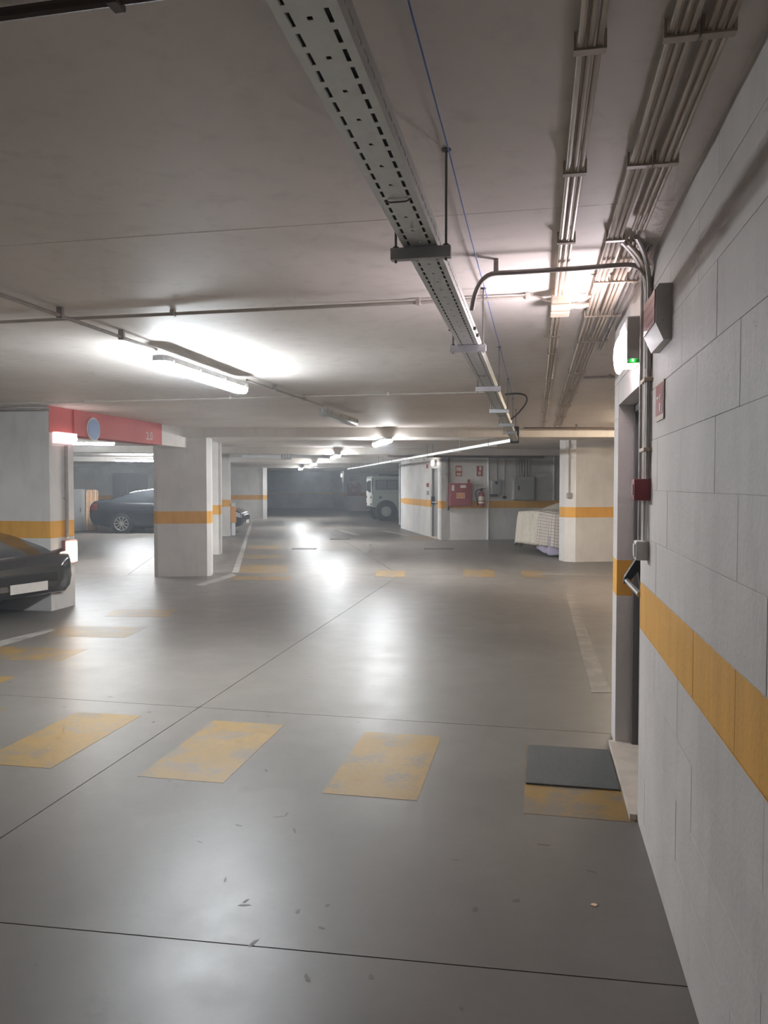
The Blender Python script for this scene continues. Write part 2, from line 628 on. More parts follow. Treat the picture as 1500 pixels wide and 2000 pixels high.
bo = P(750, 835, ZC)
dj = (J3B - J3A).normalized()
dn = Vector((-dj.y, dj.x, 0))
ZB = 2.36
beam(1, (bo.x, bo.y, 0), dj, dn, -4.2, 8, 0.85, ZB, 'white painted ceiling beam crossing where the lane turns')
for n, d in ((2, 19.6), (3, 27.2), (4, 35.0), (5, 43.0)):
    c = D(600, 948, d)
    beam(n, (c.x, c.y, 0), BR, BF, -14 if n > 2 else -9, 12, 0.6, ZB, 'painted ceiling beam over the far lane')

# ------------------------------------------------------------------ near right wall of painted blocks
DY0, DY1, DZ = 3.66, 4.70, 2.02                    # door opening
WE = 4.93                                          # wall end
m = MB()
m.box(WX + 0.0025, WX + 0.40, -8, DY0, 0, ZC).box(WX + 0.0025, WX + 0.40, DY1, WE - 0.004, 0, ZC).box(WX + 0.0025, WX + 0.40, DY0, DY1, DZ, ZC)
wall_r = struct('wall_right', 'white painted concrete block wall with a yellow stripe', m, M_WALL)
courses = [0.0, 0.07] + [0.07 + 0.2083 * k for k in range(1, 12)] + [ZC]
BLK = {}


def block(y0, y1, z0, z1):
    h = 0.0007
    if y1 - y0 < 0.05 or z1 - z0 < 0.03:
        pass
    jit = random.uniform(-0.0006, 0.0006)
    o = MB().box(WX + jit, WX + 0.012, y0 + h, y1 - h, z0 + h, z1 - h, 0.0012).build('block', M_WALL, wall_r)


for i in range(len(courses) - 1):
    z0, z1 = courses[i], courses[i + 1]
    off = 0.25 if i % 2 else 0.0
    ys = [0.2] + [y for y in [0.2 + off + 0.5 * k for k in range(1, 12)] if y < 4.9]
    ys = [y for y in ys if y < WE] + [WE]
    for a, b in zip(ys[:-1], ys[1:]):
        if b - a < 0.04:
            continue
        segs = [(a, b)]
        if z0 < DZ - 0.01:                          # cut the door opening out
            segs = []
            if a < DY0:
                segs.append((a, min(b, DY0)))
            if b > DY1:
                segs.append((max(a, DY1), b))
        for s0, s1 in segs:
            if s1 - s0 > 0.04:
                zz0 = z0
                if s1 > DY0 + 0.01 and s0 < DY1 - 0.01 and z0 < DZ < z1:
                    zz0 = DZ
                block(s0, s1, zz0, z1)
# plain plaster lining of the jambs (same paint as the wall)
# wall returning to the right past the door
struct('wall_return', 'white painted wall end turning away past the door', MB().box(WX + 0.004, 14, WE - 0.16, WE, 0, ZC), M_WALL)

# door in the near wall
door = thing('door_1', 'grey steel exit door recessed in the block wall', None, (WX, (DY0 + DY1) / 2, 0), 0, None, 'structure')
hw = (DY1 - DY0) / 2
MB().box(0.125, 0.17, -hw + 0.04, hw - 0.04, 0.03, DZ - 0.04, 0.003).build('door_leaf', M_DOOR, door)
m = MB().box(0.09, 0.18, hw - 0.045, hw, 0.03, DZ).box(0.09, 0.18, -hw, -hw + 0.045, 0.03, DZ).box(0.09, 0.18, -hw, hw, DZ - 0.045, DZ)
m.build('door_frame', M_DFRAME, door)
MB().box(-0.035, 0.18, -hw, hw + 0.02, 0.0, 0.03, 0.003).build('door_sill', M_STONE, door)
# panic bar
c0 = DY0 + hw
bar = MB()
bar.tube([(0.0, 3.50 - c0 + 0.16, 1.05), (0.0, 4.20 - c0, 1.05)], 0.014, 10).build('panic_bar', M_CHROME, door, True)
m = MB()
for yy in (4.20 - c0,):
    poly = [(0.125, 1.00), (0.125, 1.215), (0.075, 1.215), (-0.012, 1.07), (-0.018, 1.04), (0.0, 1.03), (0.055, 1.10), (0.07, 1.00)]
    m.prism(poly, -0.025, 0.025, Matrix(((1, 0, 0, 0), (0, 0, 1, yy), (0, 1, 0, 0), (0, 0, 0, 1))))
m.build('panic_bar_bracket', M_BLACK, door)
MB().box(0.085, 0.125, 3.95 - c0, 4.26 - c0, 0.98, 1.20, 0.01).build('lock_case', M_BLACK, door)
# mat
mp = [P(1028, 1457), P(1207, 1468), P(1224, 1546), P(1028, 1533)]
tag(MB().box(-0.043, 0.43, 4.0, 4.60, 0.0015, 0.011, 0.004).build('doormat', M_MAT), 'dark grey rubber doormat lying on worn yellow paint by the door sill', 'doormat')

# ------------------------------------------------------------------ outer walls of the hall
OUT = (('wall_back', (-26, 14, -8.2, -8.0)), ('wall_left', (-26.2, -26, -8, 62)), ('wall_east', (14, 14.2, -8, 62)), ('wall_far', (-26, 14, 62, 62.2)))
for nme, (a, b, c, d) in OUT:
    struct(nme, 'plain painted outer wall of the garage', MB().box(a, b, c, d, 0, ZC), M_WALLP)


def wallseg(name, label, p, q, th, mat=M_WALLP, z0=0.0, z1=ZC):
    """wall from p to q (ground points), thickness to the right of p->q"""
    p, q = Vector(p), Vector(q)
    ax = (q - p)
    L = ax.length
    ax.normalize()
    ay = Vector((-ax.y, ax.x, 0))
    return struct(name, label, MB().box(0, L, -th, 0, z0, z1, 0, frame(p, ax, ay)), mat)


C0 = P(862, 1055)
# cabinet wall, facing the camera
W1 = wallseg('wall_cabinet', 'white painted wall with yellow stripe carrying the fire hose cabinet', C0 + BR * 9, C0, 0.2)
# W1's face lies on the C0 line, body behind it
W2E = C0 + BF * 5.6
DB0, DB1 = 0.45, 1.40                              # door in the side wall
wallseg('wall_lane', 'white painted lane wall with yellow stripe', C0 + BF * DB1, W2E, 0.25)
wallseg('wall_lane_corner', 'short white wall corner beside the far exit door', C0, C0 + BF * DB0, 0.25)
wallseg('wall_lane_lintel', 'white wall above the far exit door', C0 + BF * DB0, C0 + BF * DB1, 0.25, z0=2.05)
wallseg('wall_lane_end', 'grey end of the lane wall beside the off-road car', W2E + BR * 0.005, W2E + BF * 0.55 + BR * 0.005, 0.4, M_DARKWALL)
# bay with the off-road car
C1 = P(672, 998)
wallseg('wall_bay', 'pale wall with a second fire cabinet behind the off-road car', C1 + BR * 9, C1, 0.2)
C2 = C1 + BF * 7
wallseg('wall_lane_far', 'pale lane wall running to the dark end wall', C1, C2, 0.25)
eL = D(440, 993, 51.0)
wallseg('wall_end', 'dim dark grey wall closing the far end of the lane', C2 + BR * 2 - BF * 0.6, C2 - BR * 9 - BF * 0.6, 0.2, M_DARKWALL)
wallseg('wall_bay_side', 'grey side wall of the bay', W2E + BF * 0.5 + BR * 6, C1 + BR * 6, 0.2)
# left end pieces
a = P(468, 1005)
b_ = P(493, 1005)
LC = (a + b_) / 2
o = thing('column', 'pale lilac-lit column past the dark car nose', None, (LC.x, LC.y, 0), TB, None, 'structure')
MB().box(-0.34, 0.34, 0, 0.6, 0, ZC, 0.01).build('shaft', M_WALLP, o)
e = D(462, 948, 43.0)
wallseg('wall_lane_left', 'pale wall on the far left of the lane', LC - BR * 0.30 + BF * 0.4, LC - BR * 0.30 + BF * 12, -0.2)
bw = D(200, 948, 34.0)
bw.z = 0.0
wallseg('wall_bays_back', 'grey painted back wall behind the parked cars', bw + BR * 7.2, bw - BR * 16, 0.2)
wallseg('wall_bays_side', 'pale side wall between back wall and lane', bw + BR * 7.2, LC - BR * 0.5, -0.2)

# columns
def column(pix, wd, dp, ch, label, sgn=1):
    """pix: pixel of the right (sgn=1) or left (-1) front foot corner"""
    c = P(*pix)
    o = thing('column', label, None, (c.x, c.y, 0), TB, None, 'structure')
    x0, x1 = (-wd, 0.0) if sgn > 0 else (0.0, wd)
    poly = [(x0 + ch, 0), (x1 - ch, 0), (x1, ch), (x1, dp - ch), (x1 - ch, dp), (x0 + ch, dp), (x0, dp - ch), (x0, ch)]
    MB().prism(poly, 0, ZC).build('shaft', M_WALLP, o)
    return o


column((413, 1125), 0.95, 0.60, 0.07, 'broad white column with yellow stripe beside the parked dark sedan')
column((432, 1083), 0.95, 0.60, 0.05, 'second white striped column, right behind the broad one')
column((450, 1047), 0.95, 0.60, 0.05, 'third white striped column, next to the dark car nose')
colr = column((1109, 1098), 1.60, 0.62, 0.16, 'wide cream-lit column with yellow stripe beside the sheet-covered car', -1)

# left pillar block
lp = D(97, 948, 9.4)
pil = thing('column', 'wide grey pillar wall with yellow stripe and red-painted side', None, (lp.x, lp.y, 0), 0, None, 'structure')
MB().box(-4.5, 0, 0, 0.50, 0, ZC, 0.006).build('shaft', M_WALLP, pil)
MB().box(0.0005, 0.004, 0.0, 0.50, 2.20, ZC).build('red_paint', M_REDW, pil)
# red beam from the pillar to the broad column
rb = thing('trim_6', 'red-painted ceiling beam with round blue sign', None, (lp.x + 0.02, lp.y + 0.5, 0), 0, None, 'structure')
MB().box(-0.30, 0, 0, 2.35, 2.19, ZC + 0.01).build('red_beam', M_REDW, rb)
MB().box(-0.30, 0, 2.35, 3.75, 2.19, ZC + 0.01).build('white_beam', M_BEAM, rb)
sg = thing('round_sign', 'round blue sign on the red ceiling beam', 'sign', (lp.x + 0.02, lp.y + 0.92, 2.30))
Mx = Matrix(((0, 0, 1, 0.003), (1, 0, 0, 0), (0, 1, 0, 0), (0, 0, 0, 1)))
MB().lathe([(0.155, 0), (0.155, 0.012), (0.15, 0.014)], 32, Mx).build('rim', M_SWHITE, sg)
MB().lathe([(0.14, 0.0145), (0.14, 0.017)], 32, Mx).build('face', M_SBLUE, sg)


def text(body, size, mat, parent, M, name='lettering'):
    cu = bpy.data.curves.new('t', 'FONT')
    cu.body = body
    cu.size = size
    cu.extrude = 0.0008
    cu.align_x = 'CENTER'
    cu.align_y = 'CENTER'
    tmp = bpy.data.objects.new('t', cu)
    COL.objects.link(tmp)
    bpy.context.view_layer.update()
    me = bpy.data.meshes.new_from_object(tmp.evaluated_get(bpy.context.evaluated_depsgraph_get()))
    bpy.data.objects.remove(tmp)
    me.transform(M)
    me.name = name
    me.materials.clear()
    me.materials.append(mat)
    o = bpy.data.objects.new(name, me)
    COL.objects.link(o)
    o.parent = parent
    return o


text('2,0', 0.17, M_SWHITE, rb, Matrix(((0, 0, 1, 0.0015), (1, 0, 0, 1.95), (0, 1, 0, 2.30), (0, 0, 0, 1))))


# ------------------------------------------------------------------ ceiling lights
def tube_light(label, c, rotz, ztop, lit, L=1.57, group='sealed tube lights'):
    t = thing('ceiling_light', label, 'light', (c[0], c[1], ztop), rotz, group)
    h = L / 2

    def caps(wd, hl, n=6):
        pts = []
        for s in (1, -1):
            for k in range(n + 1):
                a_ = math.pi * k / n
                pts.append((s * wd * math.cos(a_), s * (hl - wd + wd * math.sin(a_))))
        return pts
    MB().prism(caps(0.062, h), -0.045, -0.006).build('housing', M_LBODY, t)
    m = MB()
    pr = [(0.060, h - 0.004, -0.045), (0.056, h - 0.010, -0.075), (0.040, h - 0.030, -0.092)]
    rings = []
    for wd, hl, z in pr:
        rings.append([Vector((x, y, z)) for x, y in caps(wd, hl)])
    n = len(rings[0])
    vs = [v for r_ in rings for v in r_]
    fs = [(i * n + k, i * n + (k + 1) % n, (i + 1) * n + (k + 1) % n, (i + 1) * n + k) for i in range(2) for k in range(n)]
    fs.append(tuple(2 * n + k for k in range(n)))
    m.add(vs, fs).build('diffuser', lit or M_LOFF, t, True)
    for y in (-h * 0.85, -h * 0.3, h * 0.3, h * 0.85):
        for sx in (-1, 1):
            MB().box(sx * 0.066 - 0.006, sx * 0.066 + 0.006, y - 0.014, y + 0.014, -0.056, -0.030, 0.002).build('clip', M_LBODY, t)
    for y in (-h * 0.6, h * 0.6):
        MB().box(-0.02, 0.02, y - 0.02, y + 0.02, -0.006, 0.0).build('bracket', M_GALVD, t)
    return t


tube_light('lit sealed tube light between the ceiling conduit ends, glaring blue-white', (-2.53, 5.64), 0, ZC - 0.075, M_LIT)
tube_light('unlit sealed tube light on the ceiling before the crossing beam', (-2.42, 9.4), 0, ZC - 0.075, None)
for pa, dd, lab in (((746, 866), 13.55, 'lit tube light under the beam where the lane turns'),
                    ((655, 893), 20.2, 'lit tube light over the far lane, second along the row'),
                    ((612, 908), 27.7, 'lit tube light over the far lane, third along the row'),
                    ((587, 917), 35.5, 'small lit tube light deepest in the row over the lane')):
    c = D(pa[0], pa[1], dd)
    tube_light(lab, c, TB, ZB, M_LITF)
c = D(140, 866, 14.6)
tube_light('lit tube light beyond the red-sided pillar', c, TB + R(90), ZB + 0.05, M_LITF)
c = D(275, 900, 24.5)
tube_light('lit tube light above the parked dark sedan', c, TB + R(90), ZB + 0.04, M_LITF)
tube_light('added unseen fill tube light over the bay left of the red-sided pillar', (-7.4, 3.4), 0, ZC - 0.075, M_LIT)  # added lamp out of view, brightens the pillar and the left side
tube_light('warm lit tube light in the bay behind the block wall end', (2.3, 11.4), R(90), ZC - 0.05, M_LITW)

# ------------------------------------------------------------------ cable tray
TX, TZ = -0.335, 2.245                             # tray centre, underside
Y0T, Y1T = 0.45, 12.3
tray = thing('cable_tray', 'galvanised perforated cable tray hung below the ceiling on strut bars', 'cable tray', (TX, Y0T, TZ))
m = MB()
pitch = 0.054
n = int((Y1T - Y0T) / pitch)
xs = [-0.05, -0.0340, -0.0265, -0.0045, 0.0045, 0.0265, 0.0340, 0.05]
vid = {}


def gv(x, y, z):
    k = (round(x, 5), round(y, 5), round(z, 5))
    if k not in vid:
        vid[k] = len(m.v)
        m.v.append(Vector((x, y, z)))
    return vid[k]


for i in range(n):
    y0 = i * pitch
    yb = [y0, y0 + 0.007, y0 + 0.022, y0 + 0.031, y0 + 0.043, y0 + pitch]
    for a in range(5):
        for b in range(7):
            if b in (1, 5) and a in (1, 2, 3):
                continue
            if b == 3 and a == 2 and i % 2 == 0:
                continue
            m.f.append((gv(xs[b], yb[a], 0), gv(xs[b + 1], yb[a], 0), gv(xs[b + 1], yb[a + 1], 0), gv(xs[b], yb[a + 1], 0)))
        for sx in (-0.05, 0.05):
            zb = [0, 0.022, 0.03, 0.055]
            for b in range(3):
                if b == 1 and a in (1, 2, 3):
                    continue
                m.f.append((gv(sx, yb[a], zb[b]), gv(sx, yb[a + 1], zb[b]), gv(sx, yb[a + 1], zb[b + 1]), gv(sx, yb[a], zb[b + 1])))
t_o = m.build('tray', M_GALV, tray)
so = t_o.modifiers.new('thickness', 'SOLIDIFY')
so.thickness = 0.0016
for k, (dx, rr) in enumerate(((-0.031, 0.009), (-0.012, 0.009), (0.008, 0.007), (0.031, 0.009), (0.019, 0.006))):
    pts = [(dx + 0.002 * math.sin(1.3 * j + k), j * 0.6, 0.004 + rr) for j in range(20)]
    MB().tube(pts, rr, 6).build('cable', M_CABLE, tray, True)
for yt in (1.42, 4.45, 7.3):                       # joint wires
    MB().tube([(-0.033, yt, 0.002), (-0.02, yt - 0.006, -0.006), (0.02, yt - 0.006, -0.006), (0.033, yt, 0.002)], 0.002, 6).build('tie_wire', M_ROD, tray)
bars = []
for px, py in ((818, 495), (905, 681), (943, 760), (966, 803), (980, 830), (988, 845)):
    q = P(px, py, TZ - 0.018)
    bars.append(q.y)
bars = [bars[0]] + bars[1:]
for k, yy in enumerate(bars):
    y = yy - Y0T
    hg = MB()
    hg.box(-0.088, 0.088, y - 0.012, y + 0.014, -0.0345, -0.0015)
    h_o = hg.build('strut_bar', M_GALVD, tray)
    for sx in (-0.074, 0.074):
        MB().tube([(sx, y, -0.042), (sx, y, ZC - TZ)], 0.0038, 6).build('hanger_rod', M_ROD, tray)
        MB().lathe([(0.009, 0), (0.009, 0.006)], 6, Matrix.Translation((sx, y, -0.0015))).build('nut', M_ROD, tray)
    MB().lathe([(0.014, 0), (0.014, 0.004)], 8, Matrix.Translation((0.074, y, ZC - TZ - 0.004))).build('anchor_washer', M_ROD, tray)
# joint bolts by the second bar
for dy in (-0.30, -0.14):
    for sx in (-1, 1):
        MB().box(sx * 0.056 - 0.006, sx * 0.056 + 0.006, bars[1] - Y0T + dy - 0.007, bars[1] - Y0T + dy + 0.007, 0.012, 0.026).build('bolt', M_ROD, tray)
# tray going on under the beam along the lane
ts = Vector((TX, Y1T + 0.14, TZ))
lt = thing('cable_tray', 'slim bright cable tray running on along the lane wall from the hanging tray end', 'cable tray', tuple(ts), TB)
MB().box(-0.05, 0.05, 0, 22, 0.0, 0.004).box(-0.05, -0.047, 0, 22, 0.004, 0.05).box(0.047, 0.05, 0, 22, 0.004, 0.05).build('tray', M_GALV, lt)
for k in range(9):
    for sx in (-0.07, 0.07):
        MB().tube([(sx, 1.2 + 2.4 * k, -0.012), (sx, 1.2 + 2.4 * k, ZC - TZ if k not in (3,) else ZB - TZ)], 0.004, 6).build('hanger_rod', M_ROD, lt)
    MB().box(-0.08, 0.08, 1.19 + 2.4 * k, 1.21 + 2.4 * k, -0.016, -0.002).build('strut_bar', M_GALVD, lt)
bx = P(1000, 848, 2.30)
tag(MB().box(TX - 0.075, TX + 0.065, Y1T + 0.01, Y1T + 0.11, 2.215, 2.48, 0.01).build('junction_box', M_BLACK), 'tall black box at the end of the hanging cable tray', 'junction box')
# looping cable near the tray end
p0 = P(955, 797, 2.45)
tag(MB().tube(bez((TX + 0.02, 7.9, 2.47), (TX + 0.36, 7.8, 2.50), (TX + 0.17, 8.4, 2.36), 10) +
              bez((TX + 0.17, 8.4, 2.36), (TX + 0.10, 8.6, 2.30), (TX + 0.03, 8.8, 2.285), 6)[1:], 0.009, 8).build('looped_cable', M_CABLE, None, True),
    'black cable looping into the tray near its far end', 'cable')
# blue twine from rod head to rod head
pts = [(TX + 0.083, 0.4, ZC - 0.012)]
for yy in bars[:5]:
    pts.append((TX + 0.083, yy, ZC - 0.012))
full = []
for a, b in zip(pts[:-1], pts[1:]):
    a, b = Vector(a), Vector(b)
    for k in range(8):
        t = k / 8
        full.append(a.lerp(b, t) + Vector((0, 0, -0.01 * math.sin(math.pi * t))))
full.append(Vector(pts[-1]))
tag(MB().tube(full, 0.0022, 6).build('twine', M_BLUE, None, True), 'thin blue twine strung under the ceiling from rod to rod', 'twine')


# ------------------------------------------------------------------ conduits on the ceiling
def bundle(label, xs, y0, y1, clamps, mat=M_COND, z=ZC - 0.028, r=0.0074, cl=True):
    t = thing('conduit_bundle', label, 'conduit', (sum(xs) / len(xs), y0, z))
    cx = sum(xs) / len(xs)
    for k, x in enumerate(xs):
        pts = [(x - cx, (y1 - y0) * j / 14, 0.0015 * math.sin(2.1 * j + k)) for j in range(15)]
        MB().tube(pts, r, 8).build('conduit', mat, t, True)
    for y in clamps:
        if not y0 < y < y1:
            continue
        m = MB()
        xa, xb = min(xs) - cx - r - 0.008, max(xs) - cx + r + 0.008
        m.box(xa, xb, y - y0 - 0.012, y - y0 + 0.012, -r - 0.006, -r - 0.001)
        m.box(xa, xa + 0.006, y - y0 - 0.012, y - y0 + 0.012, -r, ZC - z - 0.001)
        m.box(xb - 0.006, xb, y - y0 - 0.012, y - y0 + 0.012, -r, ZC - z - 0.001)
        m.build('clamp', M_CLAMP, t)
    return t


def yat(px, py, z=ZC - 0.03):
    return P(px, py, z).y


BY = bo.y + 0.1
cl1 = [yat(1150, 92), yat(1118, 335), yat(1105, 470), yat(1077, 655)] + [5.6 + 1.5 * k for k in range(5)]
bundle('three beige conduits along the ceiling ending at the paired junction boxes', [0.088, 0.107, 0.126], 0.5, 3.93, cl1)
bundle('three beige conduits going on from the junction boxes to the crossing beam', [0.088, 0.107, 0.126], 4.22, BY, cl1)
cl2 = [yat(1340, 65), yat(1262, 318), yat(1215, 465), yat(1190, 548), yat(1165, 615)] + [5.2 + 1.4 * k for k in range(6)]
bundle('three beige conduits on the ceiling, left trio of the pair beside the wall', [0.270, 0.289, 0.308], 0.5, BY, cl2)
bundle('three beige conduits turning down the block wall, right trio beside the wall', [0.344, 0.363, 0.382], 0.5, 2.98, cl2)
bundle('three beige conduits over the exit sign running to the beam', [0.344, 0.363, 0.382], 3.12, BY, cl2)
bundle('two grey conduits tight in the ceiling corner above the door', [0.416, 0.436], 3.2, WE + 0.6, cl2, M_CONDG)

# risers down the block wall beside the door
ri = thing('wall_conduit', 'bundle of vertical conduits down the block wall beside the door', 'conduit', (WX, 3.42, 0))
YR = 0.0
for k, (dy, dx, zb, r, mt, z1) in enumerate(((0.10, -0.022, 1.27, 0.010, M_CONDG, 2.30), (-0.02, -0.016, 1.565, 0.011, M_COND, 2.38),
                                             (-0.05, -0.014, 1.565, 0.010, M_CONDG, 2.36), (0.03, -0.016, 1.30, 0.010, M_CONDW, 2.36))):
    x_end = [-0.02, -0.10, -0.075, -0.125][k]
    pts = [(dx, dy, zb), (dx, dy, z1)]
    pts += [(p.x, p.y, p.z) for p in bez((dx, dy, z1), (dx, dy, ZC - 0.035), (x_end - 0.03, dy - 0.22 - 0.04 * k, ZC - 0.03), 8)][1:]
    MB().tube(pts, r, 8).build('conduit', mt, ri, True)
for z in (1.70, 1.99):
    MB().box(-0.034, 0, -0.075, 0.055, z - 0.008, z + 0.008, 0.002).build('clamp', M_CLAMP, ri)
MB().tube([(-0.016, 0.0, 1.49), (-0.016, 0.0, 1.40), (-0.018, -0.005, 1.31)], 0.009, 8).build('cable', M_WPLAST, ri, True)
MB().tube([(-0.012, -0.045, 1.49), (-0.012, -0.03, 1.40), (-0.014, -0.025, 1.31)], 0.004, 6).build('cable', M_SWHITE, ri, True)

# grey conduit crossing from the tray to the wall
YC = 3.36
gc = thing('conduit', 'grey bent conduit crossing from the cable tray to the block wall', 'conduit', (0, YC, ZC - 0.06))
zc = 0.0
pts = bez((TX + 0.055, 0.02, -0.15), (TX + 0.075, 0.0, 0.0), (TX + 0.16, 0.0, 0.0), 8)
pts += [Vector((-0.05, 0, 0.0)), Vector((0.15, 0.0, 0.002)), Vector((0.33, 0, 0.006))]
pts += bez((0.36, 0, 0.006), (WX - 0.02, 0.0, 0.006), (WX - 0.018, 0.03, -0.10), 8)
pts += [Vector((WX - 0.018, 0.03, -0.42))]
MB().tube(pts, 0.0105, 10).build('tube', M_CONDG, gc, True)
MB().box(TX + 0.15, TX + 0.17, -0.010, 0.010, 0.008, 0.06).build('clip', M_CONDG, gc)

# paired junction boxes
for k, (y, lab) in enumerate(((3.97, 'beige square junction box joining the white ceiling conduit'), (4.13, 'beige junction box behind its twin on the conduits'))):
    t = thing('junction_box', lab, 'junction box', (0.115, y, ZC))
    MB().box(-0.046, 0.046, -0.048, 0.048, -0.075, 0.0, 0.005).build('case', M_COND, t)
    MB().box(-0.048, 0.048, -0.050, 0.050, -0.086, -0.074, 0.004).build('lid', M_COND, t)
    for dy in (-0.022, 0.022):
        MB().tube([(0.044, dy, -0.04), (0.07, dy, -0.04)], 0.011, 10).build('gland', M_CLAMP, t, True)
    fl = bez((0.07, 0.022, -0.04), (0.11, 0.03, -0.05), (0.135 + 0.02 * k, 0.06, -0.022), 8)
    MB().tube(fl, 0.008, 8).build('cable', M_COND, t, True)
    fl = bez((0.07, -0.022, -0.04), (0.12, -0.03, -0.052), (0.15, 0.03, -0.02), 8)
    MB().tube(fl, 0.007, 8).build('cable', M_COND, t, True)


def ceil_pipe(label, a, b, r, mat, clips, drop=0.022):
    a, b = Vector(a), Vector(b)
    t = thing('conduit', label, 'conduit', (a.x, a.y, ZC - drop))
    o = Vector((a.x, a.y, ZC - drop))
    MB().tube([Vector((0, 0, 0)), (b - a) * 0.5, b - a], r, 8).build('tube', mat, t, True)
    ax = (b - a).normalized()
    ay = Vector((-ax.y, ax.x, 0))
    for s in clips:
        q = (b - a) * s
        MB().box(-0.012, 0.012, -r - 0.006, r + 0.006, -r - 0.004, drop - 0.001, 0.002, frame(q, ax, ay)).build('clip', mat, t)
    return t


z_ = ZC - 0.022
ceil_pipe('white conduit across the ceiling ending by the junction boxes', (-14, 4.0, 0), (-0.02, 3.97, 0), 0.0095, M_CONDW, [0.30, 0.45, 0.55, 0.66, 0.76, 0.86, 0.958, 0.998])
fl = bez((-0.02, 3.97, ZC - 0.022), (0.01, 3.97, ZC - 0.02), (0.03, 3.97, ZC - 0.04), 6) + bez((0.03, 3.97, ZC - 0.04), (0.05, 3.97, ZC - 0.055), (0.07, 3.97, ZC - 0.05), 6)[1:]
tag(MB().tube(fl, 0.006, 8).build('cable', M_CONDW, None, True), 'short pale cable from white conduit into the junction box', 'cable')
ceil_pipe('dark brown pipe across the ceiling before the first lamp', (-7, 1.42, 0), (-0.36, 1.40, 0), 0.0125, M_BROWN, [0.3, 0.55, 0.932])
ceil_pipe('grey conduit along the ceiling ending at the lit tube light', (-2.62, -4, 0), (-2.54, 4.86, 0), 0.011, M_CONDG, [0.5, 0.68, 0.8, 0.88, 0.95], 0.046)
ceil_pipe('grey conduit along the ceiling between lit and unlit tube lights', (-2.5, 6.42, 0), (-2.43, 8.62, 0), 0.010, M_CONDG, [0.3, 0.7], 0.046)
ceil_pipe('thin white conduit across the ceiling past the unlit tube light', (-12, 7.95, 0), (TX - 0.02, 7.9, 0), 0.0095, M_CONDW, [0.4, 0.6, 0.75, 0.9])
ceil_pipe('thin dark conduit beneath the ceiling beside the crossing beam', (-0.2, bo.y - 0.25, 0), (8, bo.y + 1.3, 0), 0.014, M_BROWN, [0.1, 0.3], 0.058)
ceil_pipe('grey pipe over the left pillar', (-9, 7.3, 0), (lp.x + 0.06, lp.y - 0.06, 0), 0.014, M_CONDG, [0.4, 0.8], 0.052)
p = P(1120, 772, ZC - 0.03)
ceil_pipe('dark conduit from the conduit bundles to behind the block wall', (0.40, 7.0, 0), (5.0, 7.0, 0), 0.011, M_CONDG, [0.05, 0.3])

# ------------------------------------------------------------------ fittings on the block wall
# emergency light over the door
el = thing('emergency_light', 'emergency exit light with glowing bulged lens over the door', 'light', (WX, 3.60, 2.115))
MB().box(-0.076, -0.001, 0.0, 0.34, 0.0, 0.19, 0.006).build('housing', M_GPLAST, el)
MB().box(-0.075, -0.070, 0.0, 0.34, -0.008, 0.002).build('green_edge', M_GREEN, el)
m = MB()
rows = []
for j in range(9):
    y = 0.10 + 0.23 * j / 8
    r_ = []
    for k in range(9):
        a_ = math.pi * k / 8
        r_.append(Vector((-0.075 - 0.030 * math.sin(a_) ** 0.8 * (0.92 if j in (0, 8) else 1), y, 0.062 - 0.085 * math.cos(a_))))
    rows.append(r_)
m.grid(rows)
for j in (0, 8):
    m.add(rows[j], [tuple(range(9))])
m.build('lens', M_EXIT, el, True)
MB().box(-0.074, -0.02, 0.012, 0.03, -0.016, 0.0, 0.002).build('latch', M_GREEN, el)
MB().lathe([(0.004, 0), (0.004, 0.005)], 8, frame((-0.05, 0.008, -0.006), (1, 0, 0), (0, 0, 1))).build('led', M_GLED, el)
# alarm panel with maroon face
al = thing('alarm_panel', 'white wall panel with a maroon face beside the exit light', 'alarm panel', (WX, 2.90, 2.07))
prof = [(0.0, 0.0), (-0.028, 0.0), (-0.055, 0.06), (-0.055, 0.185), (-0.045, 0.20), (0.0, 0.20)]
MB().prism(prof, 0.0, 0.30, Matrix(((1, 0, 0, 0), (0, 0, 1, 0), (0, 1, 0, 0), (0, 0, 0, 1)))).build('case', M_WPLAST, al)
MB().box(-0.0585, -0.0545, 0.012, 0.292, 0.064, 0.183).build('face', M_MAROON, al)
for k in range(3):
    MB().box(-0.0592, -0.0584, 0.03, 0.27, 0.082 + 0.035 * k, 0.090 + 0.035 * k).build('lettering', M_REDS, al)
MB().lathe([(0.004, 0), (0.003, 0.003)], 8, frame((-0.03, 0.0, 0.07), (1, 0, 0), (0, 0, 1))).build('screw', M_CHROME, al)
# fire alarm sign
fs = thing('fire_sign', 'small red fire-point sign with white symbols on the block wall', 'sign', (WX, 3.03, 1.80))
MB().box(-0.006, -0.0025, 0, 0.185, 0, 0.148, 0.001).build('plate', M_CREAM, fs)
MB().box(-0.0075, -0.006, 0.008, 0.177, 0.022, 0.140).build('red_field', M_REDS, fs)
MB().box(-0.0085, -0.0075, 0.055, 0.085, 0.034, 0.066).build('symbol', M_SWHITE, fs)
MB().lathe([(0.012, 0), (0.012, 0.001)], 12, frame((-0.0076, 0.070, 0.090), (0, 1, 0), (0, 0, 1)) @ Matrix.Rotation(math.pi, 4, 'X')).build('symbol', M_SWHITE, fs)
MB().box(-0.0085, -0.0075, 0.10, 0.15, 0.085, 0.095).build('symbol', M_SWHITE, fs)
# call point
cp = thing('call_point', 'red fire alarm call point on the conduits beside the door', 'call point', (WX, 3.36, 1.487))
MB().box(-0.068, -0.0005, 0, 0.09, 0, 0.09, 0.004).build('case', M_RED, cp)
MB().box(-0.071, -0.066, 0.018, 0.072, 0.022, 0.068, 0.001).build('break_plate', M_MAROON, cp)
